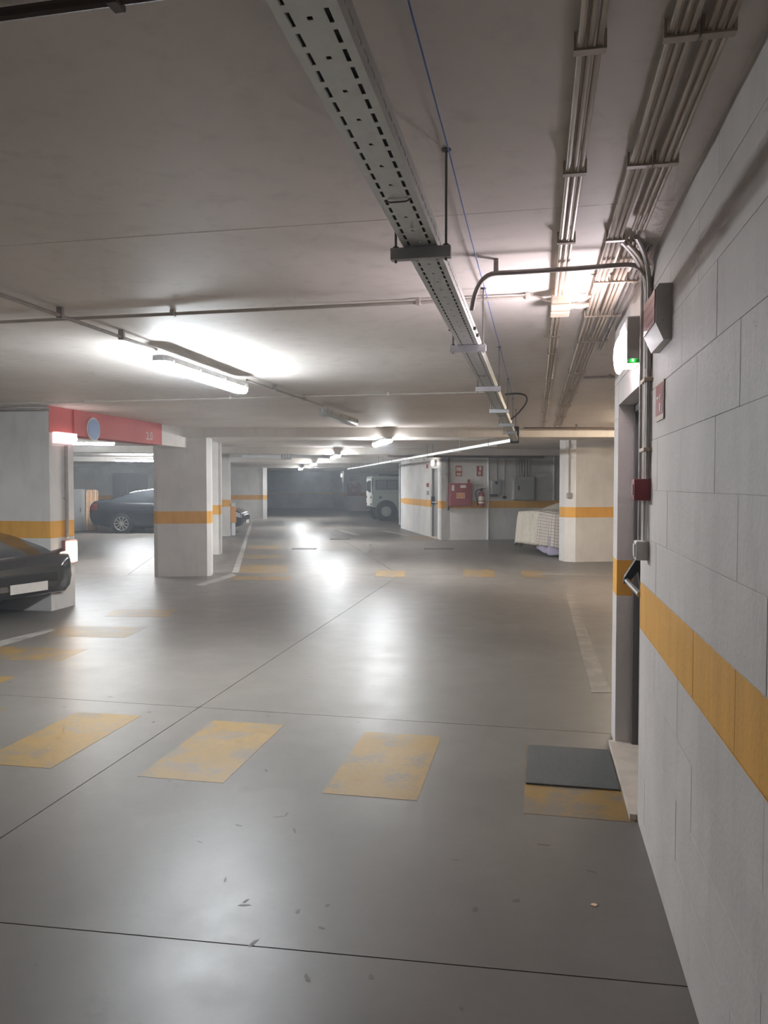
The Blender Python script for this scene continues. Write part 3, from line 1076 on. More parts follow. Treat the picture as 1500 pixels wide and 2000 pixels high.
# switch box
sb = thing('switch_box', 'white plastic switch box on the block wall beside the door handle', 'switch', (WX, 3.385, 1.232))
MB().box(-0.055, -0.0005, 0, 0.08, 0, 0.082, 0.008).build('case', M_WPLAST, sb)
MB().box(-0.060, -0.054, 0.012, 0.068, 0.014, 0.068, 0.003).build('rocker', M_WPLAST, sb)

# ------------------------------------------------------------------ fittings on the cabinet wall (local: x along BR, y toward the camera is -BF)
def w1(px, py):
    """local (x, z) on the cabinet wall of a photo pixel"""
    r = ray(px, py)
    o = Vector((0, 0, HC))
    s = (C0 - o).dot(BF) / r.dot(BF)
    q = o + r * s
    return (q - C0).dot(BR), q.z


def w1thing(name, label, cat, px, py, group=None):
    x, z = w1(px, py)
    q = C0 + BR * x
    return thing(name, label, cat, (q.x, q.y, z), TB, group)


SX = 1500 / 21.7 * 0.99                             # photo pixels per metre on that wall


def hose_cabinet(t, wd, h, dp):
    MB().box(-wd / 2, wd / 2, -dp, -0.001, 0, h, 0.012).build('case', M_RED, t)
    MB().box(-wd / 2 + 0.03, wd / 2 - 0.03, -dp - 0.012, -dp + 0.002, 0.03, h - 0.03, 0.006).build('door', M_RED, t)
    MB().box(-0.13, 0.11, -dp - 0.016, -dp - 0.012, h * 0.34, h * 0.58).build('label', M_CREAM, t)
    MB().box(-0.115, 0.095, -dp - 0.018, -dp - 0.016, h * 0.37, h * 0.55).build('label_print', M_YLAB, t)
    MB().box(-0.27, -0.20, -dp - 0.016, -dp - 0.012, h - 0.21, h - 0.05).build('sticker', M_SWHITE, t)
    MB().box(-0.02, 0.14, -dp - 0.016, -dp - 0.012, h - 0.13, h - 0.05).build('sticker', M_SWHITE, t)
    MB().box(wd / 2 - 0.12, wd / 2 - 0.05, -dp * 0.7, -dp * 0.3, h, h + 0.11, 0.01).build('valve_stub', M_RED, t)


t = w1thing('fire_hose_cabinet', 'red fire hose cabinet on the striped wall beside an extinguisher', 'cabinet', 897, 988)
hose_cabinet(t, 0.66, 0.64, 0.18)
# extinguisher
t = w1thing('fire_extinguisher', 'red fire extinguisher hung on the wall beside the hose cabinet', 'extinguisher', 938, 989)
Mt = Matrix.Translation((0, -0.10, 0))
MB().lathe([(0.075, 0.0), (0.085, 0.02), (0.085, 0.32), (0.07, 0.38), (0.03, 0.42), (0.028, 0.45)], 20, Mt).build('cylinder', M_RED, t, True)
MB().lathe([(0.0865, 0.09), (0.0865, 0.14)], 20, Mt).build('label', M_SWHITE, t)
MB().lathe([(0.0865, 0.17), (0.0865, 0.29)], 20, Mt).build('label', M_CREAM, t)
MB().box(-0.03, 0.03, -0.13, -0.07, 0.44, 0.50, 0.006).box(-0.02, 0.12, -0.115, -0.085, 0.50, 0.515).build('valve', M_BLACK, t)
MB().tube(bez((-0.02, -0.10, 0.475), (-0.22, -0.10, 0.50), (-0.14, -0.10, 0.22), 10) + bez((-0.14, -0.10, 0.22), (-0.11, -0.10, 0.1), (-0.10, -0.10, 0.02), 6)[1:], 0.014, 8).build('hose', M_BLACK, t, True)
MB().box(-0.03, 0.03, -0.07, -0.001, 0.30, 0.36).build('bracket', M_BLACK, t)
# signs
t = w1thing('fire_sign', 'red and white hose sign above the fire hose cabinet', 'sign', 896, 920)
MB().box(-0.095, 0.095, -0.006, -0.001, -0.15, 0.15).build('plate', M_REDS, t)
MB().box(-0.075, 0.075, -0.008, -0.006, 0.0, 0.11).build('symbol', M_CREAM, t)
MB().box(-0.06, 0.06, -0.008, -0.006, -0.12, -0.06).build('lettering', M_CREAM, t)
t = w1thing('fire_sign', 'narrow red sign above the fire extinguisher', 'sign', 937, 920)
MB().box(-0.09, 0.09, -0.006, -0.001, -0.15, 0.15).build('plate', M_REDS, t)
MB().box(-0.02, 0.04, -0.008, -0.006, 0.02, 0.13).build('symbol', M_SWHITE, t)
MB().box(-0.05, 0.03, -0.008, -0.006, -0.12, -0.01).build('symbol', M_CREAM, t)
t = w1thing('instruction_plate', 'small printed plate over the extinguisher head', 'sign', 936, 948)
MB().box(-0.13, 0.13, -0.005, -0.001, -0.05, 0.05).build('plate', M_SWHITE, t)
for k in range(3):
    MB().box(-0.11, 0.11, -0.007, -0.005, -0.035 + 0.028 * k, -0.022 + 0.028 * k).build('lettering', M_GPLAST, t)
# electrical boxes
t = w1thing('electrical_box', 'small grey electrical box with a dark dial beside the wall pipe', 'electrical box', 966, 965)
MB().box(-0.15, 0.15, -0.14, -0.001, 0.0, 0.40, 0.008).build('case', M_EBOX, t)
MB().box(-0.13, 0.13, -0.152, -0.14, 0.02, 0.38, 0.004).build('door', M_EBOX, t)
MB().lathe([(0.045, 0.0), (0.04, 0.025)], 14, frame((0.0, -0.152, 0.32), (1, 0, 0), (0, 0, 1))).build('dial', M_BLACK, t)
MB().box(-0.02, 0.03, -0.16, -0.152, 0.10, 0.16).build('label', M_GPLAST, t)
MB().box(-0.15, 0.06, -0.12, -0.02, -0.07, -0.002).build('socket', M_BLACK, t)
t = w1thing('electrical_cabinet', 'large grey electrical cabinet on the wall above the covered car', 'cabinet', 1018, 976)
MB().box(-0.31, 0.31, -0.24, -0.001, 0.0, 0.66, 0.01).build('case', M_EBOX, t)
MB().box(-0.29, 0.29, -0.255, -0.24, 0.02, 0.64, 0.006).build('door', M_EBOX, t)
MB().box(-0.19, -0.15, -0.275, -0.255, 0.27, 0.40, 0.004).build('handle', M_BLACK, t)
MB().box(-0.06, 0.06, -0.258, -0.255, 0.48, 0.56).build('label', M_GPLAST, t)
zt = ZC - t.location.z
for k in range(6):
    x = -0.2 + 0.08 * k
    MB().tube([(x, -0.08, 0.66), (x, -0.08, zt)], 0.022, 8).build('conduit', M_CONDG, t, True)
# vertical pipes on that wall
for px, r, z0, mat, lab in ((874, 0.045, 0.85, M_BROWN, 'dark vertical pipe in the wall corner beside the hose cabinet'),
                            (953, 0.030, 0.0, M_GALVD, 'grey full-height pipe between extinguisher and electrical box'),
                            (1081, 0.035, 1.12, M_GALVD, 'grey pipe dropping down the wall behind the covered car'),
                            (970, 0.018, 1.70, M_CONDG, 'thin conduit dropping into the small electrical box')):
    x, _ = w1(px, 948)
    q = C0 + BR * x - BF * (r + 0.004)
    t = thing('wall_pipe', lab, 'pipe', (q.x, q.y, z0))
    MB().tube([(0, 0, 0), (0, 0, ZC - z0 - 0.001)], r, 10).build('tube', mat, t, True)
    MB().box(-r - 0.01, r + 0.01, -r - 0.004, r, 1.0, 1.03, 0, Matrix.Rotation(TB, 4, 'Z')).build('clip', mat, t)
x, z = w1(985, 972)
q = C0 + BR * x - BF * 0.02
t = thing('wall_switch', 'small black switch under a thin conduit between the electrical boxes', 'switch', (q.x, q.y, z), TB)
MB().box(-0.045, 0.045, -0.04, 0.015, -0.03, 0.05, 0.006).build('case', M_BLACK, t)
MB().tube([(0, 0, 0.05), (0, 0, ZC - z)], 0.014, 8).build('conduit', M_CONDG, t, True)
# brown sprinkler pipe
q = C0 - BF * 0.35
a, b = q - BR * 1.6, q + BR * 2.9
t = thing('ceiling_pipe', 'brown pipe hung level in front of the cabinet wall', 'pipe', (a.x, a.y, 2.37), TB)
MB().tube([(0, 0, 0), (4.5, 0, 0)], 0.05, 10).build('tube', M_BROWN, t, True)
for x in (0.4, 2.2, 4.1):
    MB().tube([(x, 0, 0.045), (x, 0, ZC - 2.37)], 0.008, 6).build('hanger', M_ROD, t)

# far exit door in the lane wall with its light
q = C0 + BF * ((DB0 + DB1) / 2)
dr = thing('door_2', 'grey exit door recessed in the lane wall', None, (q.x, q.y, 0), TB, None, 'structure')
hw2 = (DB1 - DB0) / 2
MB().box(0.10, 0.14, -hw2, hw2, 0.02, 2.05).build('door_leaf', M_DOOR, dr)
MB().box(0.05, 0.145, hw2 - 0.05, hw2, 0.0, 2.05).box(0.05, 0.145, -hw2, -hw2 + 0.05, 0.0, 2.05).build('door_frame', M_DFRAME, dr)
MB().box(-0.04, 0.14, -hw2, hw2, 0, 0.02).build('door_sill', M_STONE, dr)
MB().tube([(0.02, -hw2 + 0.12, 1.05), (0.02, hw2 - 0.1, 1.05)], 0.018, 8).build('panic_bar', M_CHROME, dr, True)
MB().box(0.0, 0.10, hw2 - 0.16, hw2 - 0.10, 0.98, 1.22, 0.01).build('panic_bar_bracket', M_BLACK, dr)


def small_light(label, loc, rotz, sx=0.2, sz=0.14, dp=0.07, mat=M_SMALL, group='small lit emergency lights'):
    t = thing('emergency_light', label, 'light', loc, rotz, group)
    MB().box(-dp, -0.001, -sx / 2, sx / 2, -sz / 2, sz / 2, 0.01).build('housing', M_WPLAST, t)
    MB().box(-dp - 0.03, -dp, -sx / 2 + 0.015, sx / 2 - 0.015, -sz / 2 + 0.012, sz / 2 - 0.012, 0.012).build('lens', mat, t)
    return t


q = C0 + BF * 0.75
small_light('lit square emergency light over the far exit door in the lane wall', (q.x, q.y, 2.20), TB, 0.26, 0.17)
q = C1 + BF * 0.6
small_light('small lit emergency light on the pale lane wall beside the second cabinet', (q.x, q.y, 2.16), TB, 0.3, 0.2)
q = LC - BR * 0.36
small_light('small lit emergency light by the lilac-lit column', (q.x, q.y, 2.40 - 0.25), TB + R(-90) + R(180) * 0 + R(0), 0.2, 0.2)
# small red sounder and switches by the far door
q = C0 + BF * 1.75
for z, mat, lab, cat in ((2.13, M_RED, 'tiny red alarm sounder on the lane wall beside the exit light', 'sounder'), (1.56, M_RED, 'small red call point on the lane wall by the far door', 'call point'),
                         (1.32, M_GPLAST, 'small grey switch on the lane wall by the far door', 'switch')):
    qq = q - BF * (0.12 if z < 2 else 0)
    t = thing('wall_button', lab, cat, (qq.x, qq.y, z), TB)
    MB().box(-0.06, -0.001, -0.06, 0.06, -0.06, 0.06, 0.008).build('case', mat, t)
    MB().box(-0.07, -0.06, -0.035, 0.035, -0.035, 0.035, 0.004).build('button', M_MAROON if mat is M_RED else M_WPLAST, t)

# second fire cabinet, in the bay
def w3(px, py):
    r = ray(px, py)
    o = Vector((0, 0, HC))
    s = (C1 - o).dot(BF) / r.dot(BF)
    q = o + r * s
    return (q - C1).dot(BR), q.z


x, z = w3(691, 968)
q = C1 + BR * x
t = thing('fire_hose_cabinet', 'red fire hose cabinet on the bay wall behind the off-road car', 'cabinet', (q.x, q.y, z), TB)
hose_cabinet(t, 0.80, 0.70, 0.2)
x, z = w3(688, 935)
q = C1 + BR * x
t = thing('fire_sign', 'small red sign on the bay wall over the second cabinet', 'sign', (q.x, q.y, z), TB)
MB().box(-0.11, 0.11, -0.008, -0.001, -0.14, 0.14).build('plate', M_REDS, t)
MB().box(-0.07, 0.07, -0.010, -0.008, -0.05, 0.09).build('symbol', M_CREAM, t)
# white pipe next to the off-road car
q = D(781, 948, 30.5)
t = thing('wall_pipe', 'white vertical pipe at the bay corner in front of the off-road car', 'pipe', (q.x, q.y, 0))
MB().tube([(0, 0, 0), (0, 0, ZC)], 0.045, 10).build('tube', M_WPLAST, t, True)
MB().box(-0.055, 0.055, -0.055, 0.055, 1.2, 1.25).build('clip', M_WPLAST, t)
# hung direction sign over the lane
q = D(559, 891, 23.0)
t = thing('hanging_sign', 'dark lane sign plate hung on a ceiling rail', 'sign', (q.x, q.y, q.z), TB)
MB().box(-1.3, 1.35, -0.03, 0.03, -0.05, 0.03).build('rail', M_GALVD, t)
MB().box(-0.15, 0.15, -0.06, -0.031, -0.10, 0.09).build('plate', M_GPLAST, t)
for k in (-0.08, 0.0, 0.08):
    MB().box(k - 0.022, k + 0.022, -0.064, -0.06, -0.05, 0.05).build('lettering', M_LBODY, t)
for sx in (-1.1, 1.1):
    MB().tube([(sx, 0, 0.03), (sx, 0, ZC - q.z)], 0.012, 6).build('hanger', M_ROD, t)

# conduit and switch on the right column, and fittings above
q = colr.location
t = thing('column_conduit', 'grey conduit with a small switch box down the cream-lit column', 'conduit', (q.x, q.y, 1.40), TB)
f0 = Vector((0.055, 0.075, 0))
MB().tube([(0.05, 0.085, 0.0), (0.05, 0.085, ZC - 1.40)], 0.016, 8).build('tube', M_CONDG, t, True)
MB().box(0.0, 0.10, 0.04, 0.105, -0.11, 0.0, 0.008).build('switch_box', M_GPLAST, t)

# lights on the left pillar
pl = thing('emergency_light', 'pinkish lit tube emergency light on the red-sided pillar', 'light', (lp.x + 0.004, lp.y + 0.06, 2.07))
MB().box(0.0, 0.07, 0.0, 0.42, 0.0, 0.14, 0.008).build('housing', M_PINK, pl)
MB().tube([(0.075, 0.04, 0.07), (0.075, 0.39, 0.07)], 0.018, 10).build('tube', M_PTUBE, pl, True)
lo = thing('pillar_light', 'low warm glowing light at the foot of the red-sided pillar', 'light', (lp.x + 0.004, lp.y + 0.22, 0.58))
MB().box(0.0, 0.05, 0.0, 0.26, -0.02, 0.28, 0.006).build('housing', M_MAROON, lo)
MB().box(0.05, 0.075, 0.02, 0.22, 0.0, 0.26, 0.01).build('lens', M_ORANGE, lo)
t = thing('wall_pipe', 'grey pipe down the red-sided pillar', 'pipe', (lp.x + 0.03, lp.y + 0.30, 0.88))
MB().tube([(0, 0, 0), (0, 0, 2.05 - 0.88)], 0.022, 8).build('tube', M_CONDG, t, True)
MB().box(-0.026, 0.0, -0.03, 0.03, 0.5, 0.52).build('clip', M_CONDG, t)


# ------------------------------------------------------------------ cars
def smooth_interp(x, keys, j, wd=0.07):
    xs_ = np.array([k[0] for k in keys])
    ys_ = np.array([k[j] for k in keys])
    o = np.argsort(xs_)
    xs_, ys_ = xs_[o], ys_[o]
    s = 0
    for t in (-1, -0.5, 0, 0.5, 1):
        s += np.interp(x + t * wd, xs_, ys_) * (1 if t == 0 else (0.8 if abs(t) == 0.5 else 0.4))
    return s / 3.4


class Car:
    def __init__(s, keys):
        s.k = keys
        s.x0 = min(k[0] for k in keys)
        s.x1 = max(k[0] for k in keys)

    def pt(s, x, v, off=0.0):
        """v 0..1 from bottom centre over the +y side to the top centre; negative v mirrors"""
        sg = -1 if v < 0 else 1
        v = abs(v)
        edge = min(abs(x - s.x0), abs(x - s.x1))
        wd = 0.07 if edge > 0.15 else 0.02
        zb, belt, top, w_ = (smooth_interp(x, s.k, j, wd) for j in (1, 2, 3, 4))
        gh = max(0.0, top - belt)
        wr = w_ * (0.95 - 0.42 * gh)
        kv = [0, 0.12, 0.2, 0.35, 0.5, 0.58, 0.80, 0.87, 1.0]
        ky = [0, 0.85 * w_, 0.96 * w_, w_, 0.985 * w_, 0.955 * w_, wr, wr - 0.11 * min(1, w_), 0]
        lo = min(0.05, gh * 0.6)
        kz = [zb, zb, zb + 0.07, zb + 0.45 * (belt - zb), belt - 0.05, belt, top - lo, top - 0.004, top + 0.02]
        y = float(np.interp(v, kv, ky))
        z = float(np.interp(v, kv, kz))
        p = Vector((x, y * sg, z))
        if off:
            p += Vector((0, sg * off * (1 if v < 0.84 else 0.2), off * (0.2 if v < 0.82 else 1)))
        return p


VS = [0, 0.06, 0.12, 0.16, 0.2, 0.27, 0.35, 0.43, 0.5, 0.54, 0.58, 0.65, 0.72, 0.8, 0.835, 0.87, 0.93, 1.0]


def make_car(label, loc, ang, keys, paint, wheels=(1.32, -1.28), cab=(0.80, 0.12, -1.25, -1.72), rail=False, wr=0.32):
    t = thing('car', label, 'car', loc, ang)
    c = Car(keys)
    n = 64
    xs_ = [c.x0 + (c.x1 - c.x0) * (0.5 - 0.5 * math.cos(math.pi * i / n)) for i in range(n + 1)]
    vv = [-v for v in VS[::-1]] + VS[1:]
    rows = [[c.pt(x, v if v != 0 else 1e-6) for v in vv] for x in xs_]
    m = MB().grid(rows)
    for r_ in (rows[0], rows[-1]):
        m.add(r_, [tuple(range(len(r_)))])
    m.build('body', paint, t, True)
    cw, rf, rr_, rb_ = cab                            # cowl, roof front, roof rear, tail glass foot

    def patch(name, xa, xb, va, vb, mat, off=0.006, nx=14, nv=6, fa=None, fb=None):
        rw = []
        for i in range(nx + 1):
            x = xa + (xb - xa) * i / nx
            a0 = fa(i / nx) if fa else va
            b0 = fb(i / nx) if fb else vb
            rw.append([c.pt(x, a0 + (b0 - a0) * k / nv, off) for k in range(nv + 1)])
        return MB().grid(rw).build(name, mat, t, True)
    for s in (1, -1):
        xm = (cw + rb_) / 2 - 0.05
        tri = lambda f: s * (0.60 + 0.185 * min(1, f / 0.55))
        patch('side_window', cw - 0.12, xm + 0.02, 0, 0, M_GLASS, 0.006, 14, 5, lambda f: s * 0.60, lambda f: s * (0.605 + 0.18 * min(1, f / 0.5)))
        patch('side_window', rb_ + 0.12, xm - 0.03, 0, 0, M_GLASS, 0.006, 14, 5, lambda f: s * 0.60, lambda f: s * (0.605 + 0.18 * min(1, f / 0.5)))
        patch('trim_strip', rb_ + 0.1, cw - 0.1, s * 0.582, s * 0.590, M_TRIM if rail else M_BLACK, 0.008, 20, 1)
        patch('headlamp', c.x1 - 0.42, c.x1 - 0.05, s * 0.42, s * 0.56, M_LENS, 0.008, 8, 4)
        patch('tail_lamp', c.x0 + 0.04, c.x0 + 0.28, s * 0.42, s * 0.56, M_TAIL, 0.008, 8, 4)
        patch('door_handle', -0.42, -0.22, s * 0.52, s * 0.535, M_TRIM, 0.02, 2, 1)
        q = c.pt(cw - 0.22, s * 0.60)
        MB().box(q.x - 0.07, q.x + 0.07, q.y - 0.02 + s * 0.09 - 0.07, q.y + s * 0.09 + 0.07, q.z, q.z + 0.13, 0.03).build('mirror', paint, t, True)
        if rail:
            pts = [c.pt(x, s * 0.82, 0.02) for x in np.linspace(rf - 0.1, rr_ - 0.1, 12)]
            MB().tube(pts, 0.016, 6).build('roof_rail', M_TRIM, t, True)
        for wx in wheels:
            wy = c.pt(wx, s * 0.35).y
            Mw = Matrix(((1, 0, 0, wx), (0, 0, s, wy), (0, 1, 0, wr), (0, 0, 0, 1)))
            MB().lathe([(wr + 0.05, -0.02), (wr + 0.05, 0.006), (wr + 0.03, 0.007)], 28, Mw).build('wheel_arch', M_BLACK, t)
            wh = MB().lathe([(wr - 0.06, -0.15), (wr, -0.14), (wr, 0.0), (wr - 0.02, 0.018), (wr - 0.09, 0.02)], 28, Mw).build('wheel', M_TYRE, t, True)
            MB().lathe([(wr - 0.09, 0.018), (wr - 0.09, 0.026), (wr - 0.105, 0.026), (wr - 0.11, 0.021)], 28, Mw, False).build('rim', M_RIM, wh)
            sp = MB()
            for k in range(10):
                a_ = 2 * math.pi * k / 10
                sp.box(0.03, wr - 0.1, -0.014, 0.014, 0.021, 0.028, 0, Mw @ Matrix.Rotation(a_, 4, 'Z'))
            sp.lathe([(0.05, 0.02), (0.05, 0.032), (0.03, 0.036)], 12, Mw)
            sp.build('spokes', M_RIM, wh)
    patch('windscreen', cw - 0.03, rf + 0.10, -0.83, 0.83, M_GLASS, 0.008, 10, 1, None, None).data
    patch('rear_window', rb_ + 0.06, rr_ - 0.10, 0, 0, M_GLASS, 0.008, 10, 1, lambda f: -0.83, lambda f: 0.83)
    zc_ = 0.5 * (keys[0][1] + keys[0][2])
    MB().box(c.x1 - 0.03, c.x1 + 0.012, -0.42, 0.42, 0.40, 0.52, 0.01).build('grille', M_BLACK, t)
    MB().box(c.x1 + 0.010, c.x1 + 0.02, -0.26, 0.26, 0.30, 0.41, 0.003).build('number_plate', M_SWHITE, t)
    MB().box(c.x0 - 0.016, c.x0 + 0.01, -0.26, 0.26, 0.66, 0.77, 0.003).build('number_plate', M_SWHITE, t)
    return t, c


SEDAN = [(2.20, 0.34, 0.54, 0.56, 0.52), (2.14, 0.25, 0.64, 0.67, 0.70), (1.98, 0.20, 0.72, 0.76, 0.80), (1.4, 0.18, 0.83, 0.90, 0.87),
         (0.85, 0.18, 0.90, 0.99, 0.89), (0.05, 0.18, 0.93, 1.40, 0.89), (-0.40, 0.18, 0.95, 1.44, 0.89), (-0.95, 0.18, 0.97, 1.36, 0.89),
         (-1.72, 0.20, 1.00, 1.08, 0.87), (-2.10, 0.28, 0.98, 1.05, 0.82), (-2.20, 0.36, 0.90, 0.98, 0.78), (-2.24, 0.45, 0.80, 0.84, 0.72)]
HATCH = [(2.00, 0.34, 0.56, 0.58, 0.50), (1.94, 0.25, 0.66, 0.69, 0.70), (1.80, 0.20, 0.74, 0.78, 0.80), (1.35, 0.18, 0.84, 0.92, 0.86),
         (0.85, 0.18, 0.91, 1.02, 0.87), (0.10, 0.18, 0.95, 1.42, 0.87), (-0.40, 0.18, 0.97, 1.48, 0.87), (-1.35, 0.18, 1.0, 1.42, 0.86),
         (-1.85, 0.24, 1.0, 1.10, 0.82), (-1.97, 0.35, 0.9, 0.95, 0.75)]


def place(c, ang, anchor_local):
    """ground location so that anchor_local (x, y) falls on ground point c"""
    v = Matrix.Rotation(ang, 2) @ Vector(anchor_local)
    return (c.x - v.x, c.y - v.y, 0.0)


# sedan behind the columns: tail left of the broad column, nose past the third one
q = D(191, 948, 25.6)
LONG = [(a_ * 1.12, b_, c_, d_, e_) for a_, b_, c_, d_, e_ in SEDAN]
make_car('long dark sedan with a bright roof rail parked behind the row of columns', place(q, YAW, (-2.5, 0.0)), YAW, LONG, M_PBLUE, wheels=(1.52, -1.42), cab=(0.90, 0.13, -1.1, -1.92), rail=True)
# near car, left edge of the frame
an = R(-14)
q = D(-75, 948, 8.3)
make_car('dark grey car beside the red-sided pillar, its nose toward the zebra path', place(q, an, (1.9, -0.75)), an, HATCH, M_PGREY, wheels=(1.22, -1.2), cab=(0.80, 0.12, -1.3, -1.75))

# car under sheets: tail toward the lane, heading into the bay
ac = YAW + R(20)
tl = D(1051, 948, 17.4)
KC = [(a_ - 0.0, b_, c_ * 0.88, d_ * 0.88, e_ * 0.90) for a_, b_, c_, d_, e_ in SEDAN]
ct, cc = make_car('dark car hidden under draped sheets beside the cream-lit column', place(tl, ac, (-2.24, 0.0)), ac, KC, M_PGREY, cab=(0.80, 0.12, -0.95, -1.72), wr=0.30)
XT, HW = -2.30, 0.86                               # tail plane and half width of the drape


def ztop(x, y):
    z = float(np.interp(x, [-2.4, -2.2, -1.7, -1.0, -0.4, 0.2, 0.9, 2.0], [0.955, 0.965, 1.0, 1.22, 1.31, 1.27, 0.93, 0.75]))
    return z - 0.045 * (abs(y) / HW) ** 2


def per(s_):
    """outline of the drape; s=0 at the middle of the tail, positive toward the camera side (-y)"""
    sg = -1 if s_ > 0 else 1
    a_ = abs(s_)
    r = 0.16
    L1 = HW - r
    L2 = L1 + r * math.pi / 2
    if a_ < L1:
        return Vector((XT, sg * a_, 0)), Vector((-1, 0, 0))
    if a_ < L2:
        t = (a_ - L1) / r
        return Vector((XT + r - r * math.cos(t), sg * (L1 + r * math.sin(t)), 0)), Vector((-math.cos(t), sg * math.sin(t), 0))
    return Vector((XT + r + a_ - L2, sg * HW, 0)), Vector((0, sg, 0))


def drape(name, label, s0, s1, hem, f0, f1, off, mat, amp, seed, top=None):
    m = MB()
    n = int((s1 - s0) / 0.02)
    rows, uvs = [], []
    for i in range(n + 1):
        s_ = s0 + (s1 - s0) * i / n
        p, nr = per(s_)
        zt_ = ztop(p.x, p.y)
        r_, u_ = [], []
        for k in range(13):
            f = f0 + (f1 - f0) * k / 12
            wv = amp * (math.sin(s_ * 21 + seed) + 0.6 * math.sin(s_ * 37 + 1.7 * seed))
            o_ = off + 0.02 * math.sin(math.pi * min(1, f * 3) / 2) + f * (0.07 + wv)
            z = zt_ + off * 0.6 * (1 - f) + (hem(s_) - zt_) * f
            q_ = p + nr * o_
            r_.append(Vector((q_.x, q_.y, z)))
            u_.append((s_, f * 0.75))
        rows.append(r_)
        uvs += u_
    m.grid(rows)
    if top:
        xa, xb, ya, yb_ = top
        g_, gu = [], []
        for i in range(25):
            x = xa + (xb - xa) * i / 24
            rr = []
            for k in range(17):
                y = ya + (yb_ - ya) * k / 16
                px_, yl = x, HW
                if x < XT + 0.16:
                    yl = HW - 0.16 + math.sqrt(max(0, 0.16 ** 2 - (XT + 0.16 - x) ** 2))
                y = max(-yl - off, min(yl + off, y))
                rr.append(Vector((x, y, ztop(x, y) + off * 0.6)))
                uvs.append((x, y))
            g_.append(rr)
        m.grid(g_)
    me_uv = uvs
    o = m.build(name, mat, None, True)
    o.location, o.rotation_euler = ct.location, ct.rotation_euler
    uvl = o.data.uv_layers.new(name='UVMap')
    for lp_ in o.data.loops:
        uvl.data[lp_.index].uv = me_uv[lp_.vertex_index]
    so_ = o.modifiers.new('thickness', 'SOLIDIFY')
    so_.thickness = 0.004
    return tag(o, label, 'sheet')


drape('cream_sheet', 'plain cream sheet hanging over the tail of the covered car', -1.75, 0.42,
      lambda s_: 0.21 - 0.15 * math.exp(-((s_ + 0.93) / 0.12) ** 2), 0, 1, 0.012, M_CLOTH, 0.012, 1.0, (XT - 0.01, -1.2, -HW, HW))
drape('plaid_blanket', 'plaid blanket with dark grid lines hanging down the side of the covered car', 0.22, 3.6,
      lambda s_: 0.22 - 0.06 * math.exp(-((s_ - 0.95) / 0.12) ** 2), 0, 1, 0.035, M_PLAID, 0.02, 2.2, (XT + 0.02, 0.6, -HW, -0.30))
drape('lilac_cloth', 'lilac cloth hem hanging lowest at the corner of the covered car', 0.24, 1.02,
      lambda s_: 0.03 + 0.20 * abs(s_ - 0.75), 0.55, 1, 0.02, M_LILAC, 0.015, 4.0)

# off-road car in the bay (forward = BR)
q = D(727, 948, 33.6)
jp = thing('off_road_car', 'boxy pale green off-road car with tail whitened as if lamplit parked in the far bay', 'car', (q.x, q.y, 0), TB)
# local x forward from the tail, y toward the back of the bay
MB().box(0.0, 3.2, 0.0, 1.68, 0.58, 1.22, 0.03).build('body', M_JEEP, jp)
cabp = [(0.02, 1.22), (3.2, 1.22), (2.9, 1.88), (0.06, 1.88)]
m = MB()
vs = []
for yy, ins in ((0.02, 0), (1.66, 0)):
    for x, z in cabp:
        dy = 0.06 * (z - 1.22) / 0.66
        vs.append((x, yy + (dy if yy < 1 else -dy), z))
m.add(vs, [(0, 1, 2, 3), (7, 6, 5, 4), (0, 4, 5, 1), (1, 5, 6, 2), (2, 6, 7, 3), (3, 7, 4, 0)]).build('cabin', M_JEEP, jp)
MB().box(0.0, 3.0, 0.03, 1.65, 1.87, 1.95, 0.02).build('roof', M_JEEP, jp)
MB().box(0.14, 1.14, 0.012, 0.05, 1.36, 1.80, 0.008).build('window_frame', M_BLACK, jp)
MB().box(0.19, 0.64, 0.004, 0.03, 1.40, 1.76).build('pane', M_PANE, jp)
MB().box(0.68, 1.10, 0.004, 0.03, 1.40, 1.76).build('pane', M_PANE, jp)
MB().box(-0.02, 0.0, 0.06, 1.62, 0.66, 1.86, 0.004).build('tail_panel', M_JEEPLIT, jp)  # lamplight on the tail painted in as white
MB().box(-0.035, -0.02, 0.25, 0.95, 1.24, 1.76, 0.004).build('tail_window', M_GLASS, jp)
MB().box(-0.03, -0.02, 1.05, 1.5, 1.30, 1.72, 0.004).build('tail_window', M_GLASS, jp)
MB().box(-0.08, 0.06, 0.02, 1.66, 0.46, 0.62, 0.01).build('bumper', M_BLACK, jp)
for yy in (0.16, 1.50):
    for zz in (0.72, 1.02):
        MB().lathe([(0.05, 0), (0.05, 0.03)], 12, frame((-0.02, yy, zz), (0, 0, 1), (0, 1, 0))).build('tail_lamp', M_TAIL, jp)
MB().box(0.3, 1.25, -0.02, 1.7, 1.97, 2.05, 0.01).build('roof_rack', M_BLACK, jp)
for wx in (0.62, 2.9):
    for s, wy in ((-1, 0.04), (1, 1.64)):
        Mw = Matrix(((1, 0, 0, wx), (0, 0, s, wy), (0, 1, 0, 0.41), (0, 0, 0, 1)))
        MB().lathe([(0.50, -0.02), (0.50, 0.05), (0.46, 0.055)], 28, Mw).build('wheel_arch', M_BLACK, jp)
        wh = MB().lathe([(0.33, -0.2), (0.41, -0.18), (0.41, 0.04), (0.39, 0.07), (0.24, 0.072)], 28, Mw).build('wheel', M_TYRE, jp, True)
        MB().lathe([(0.22, 0.06), (0.22, 0.076), (0.1, 0.078), (0.08, 0.09)], 20, Mw).build('rim', M_GPLAST, wh)
MB().box(0.3, 0.42, -0.005, 0.02, 0.98, 1.06).build('fuel_cap', M_BLACK, jp)

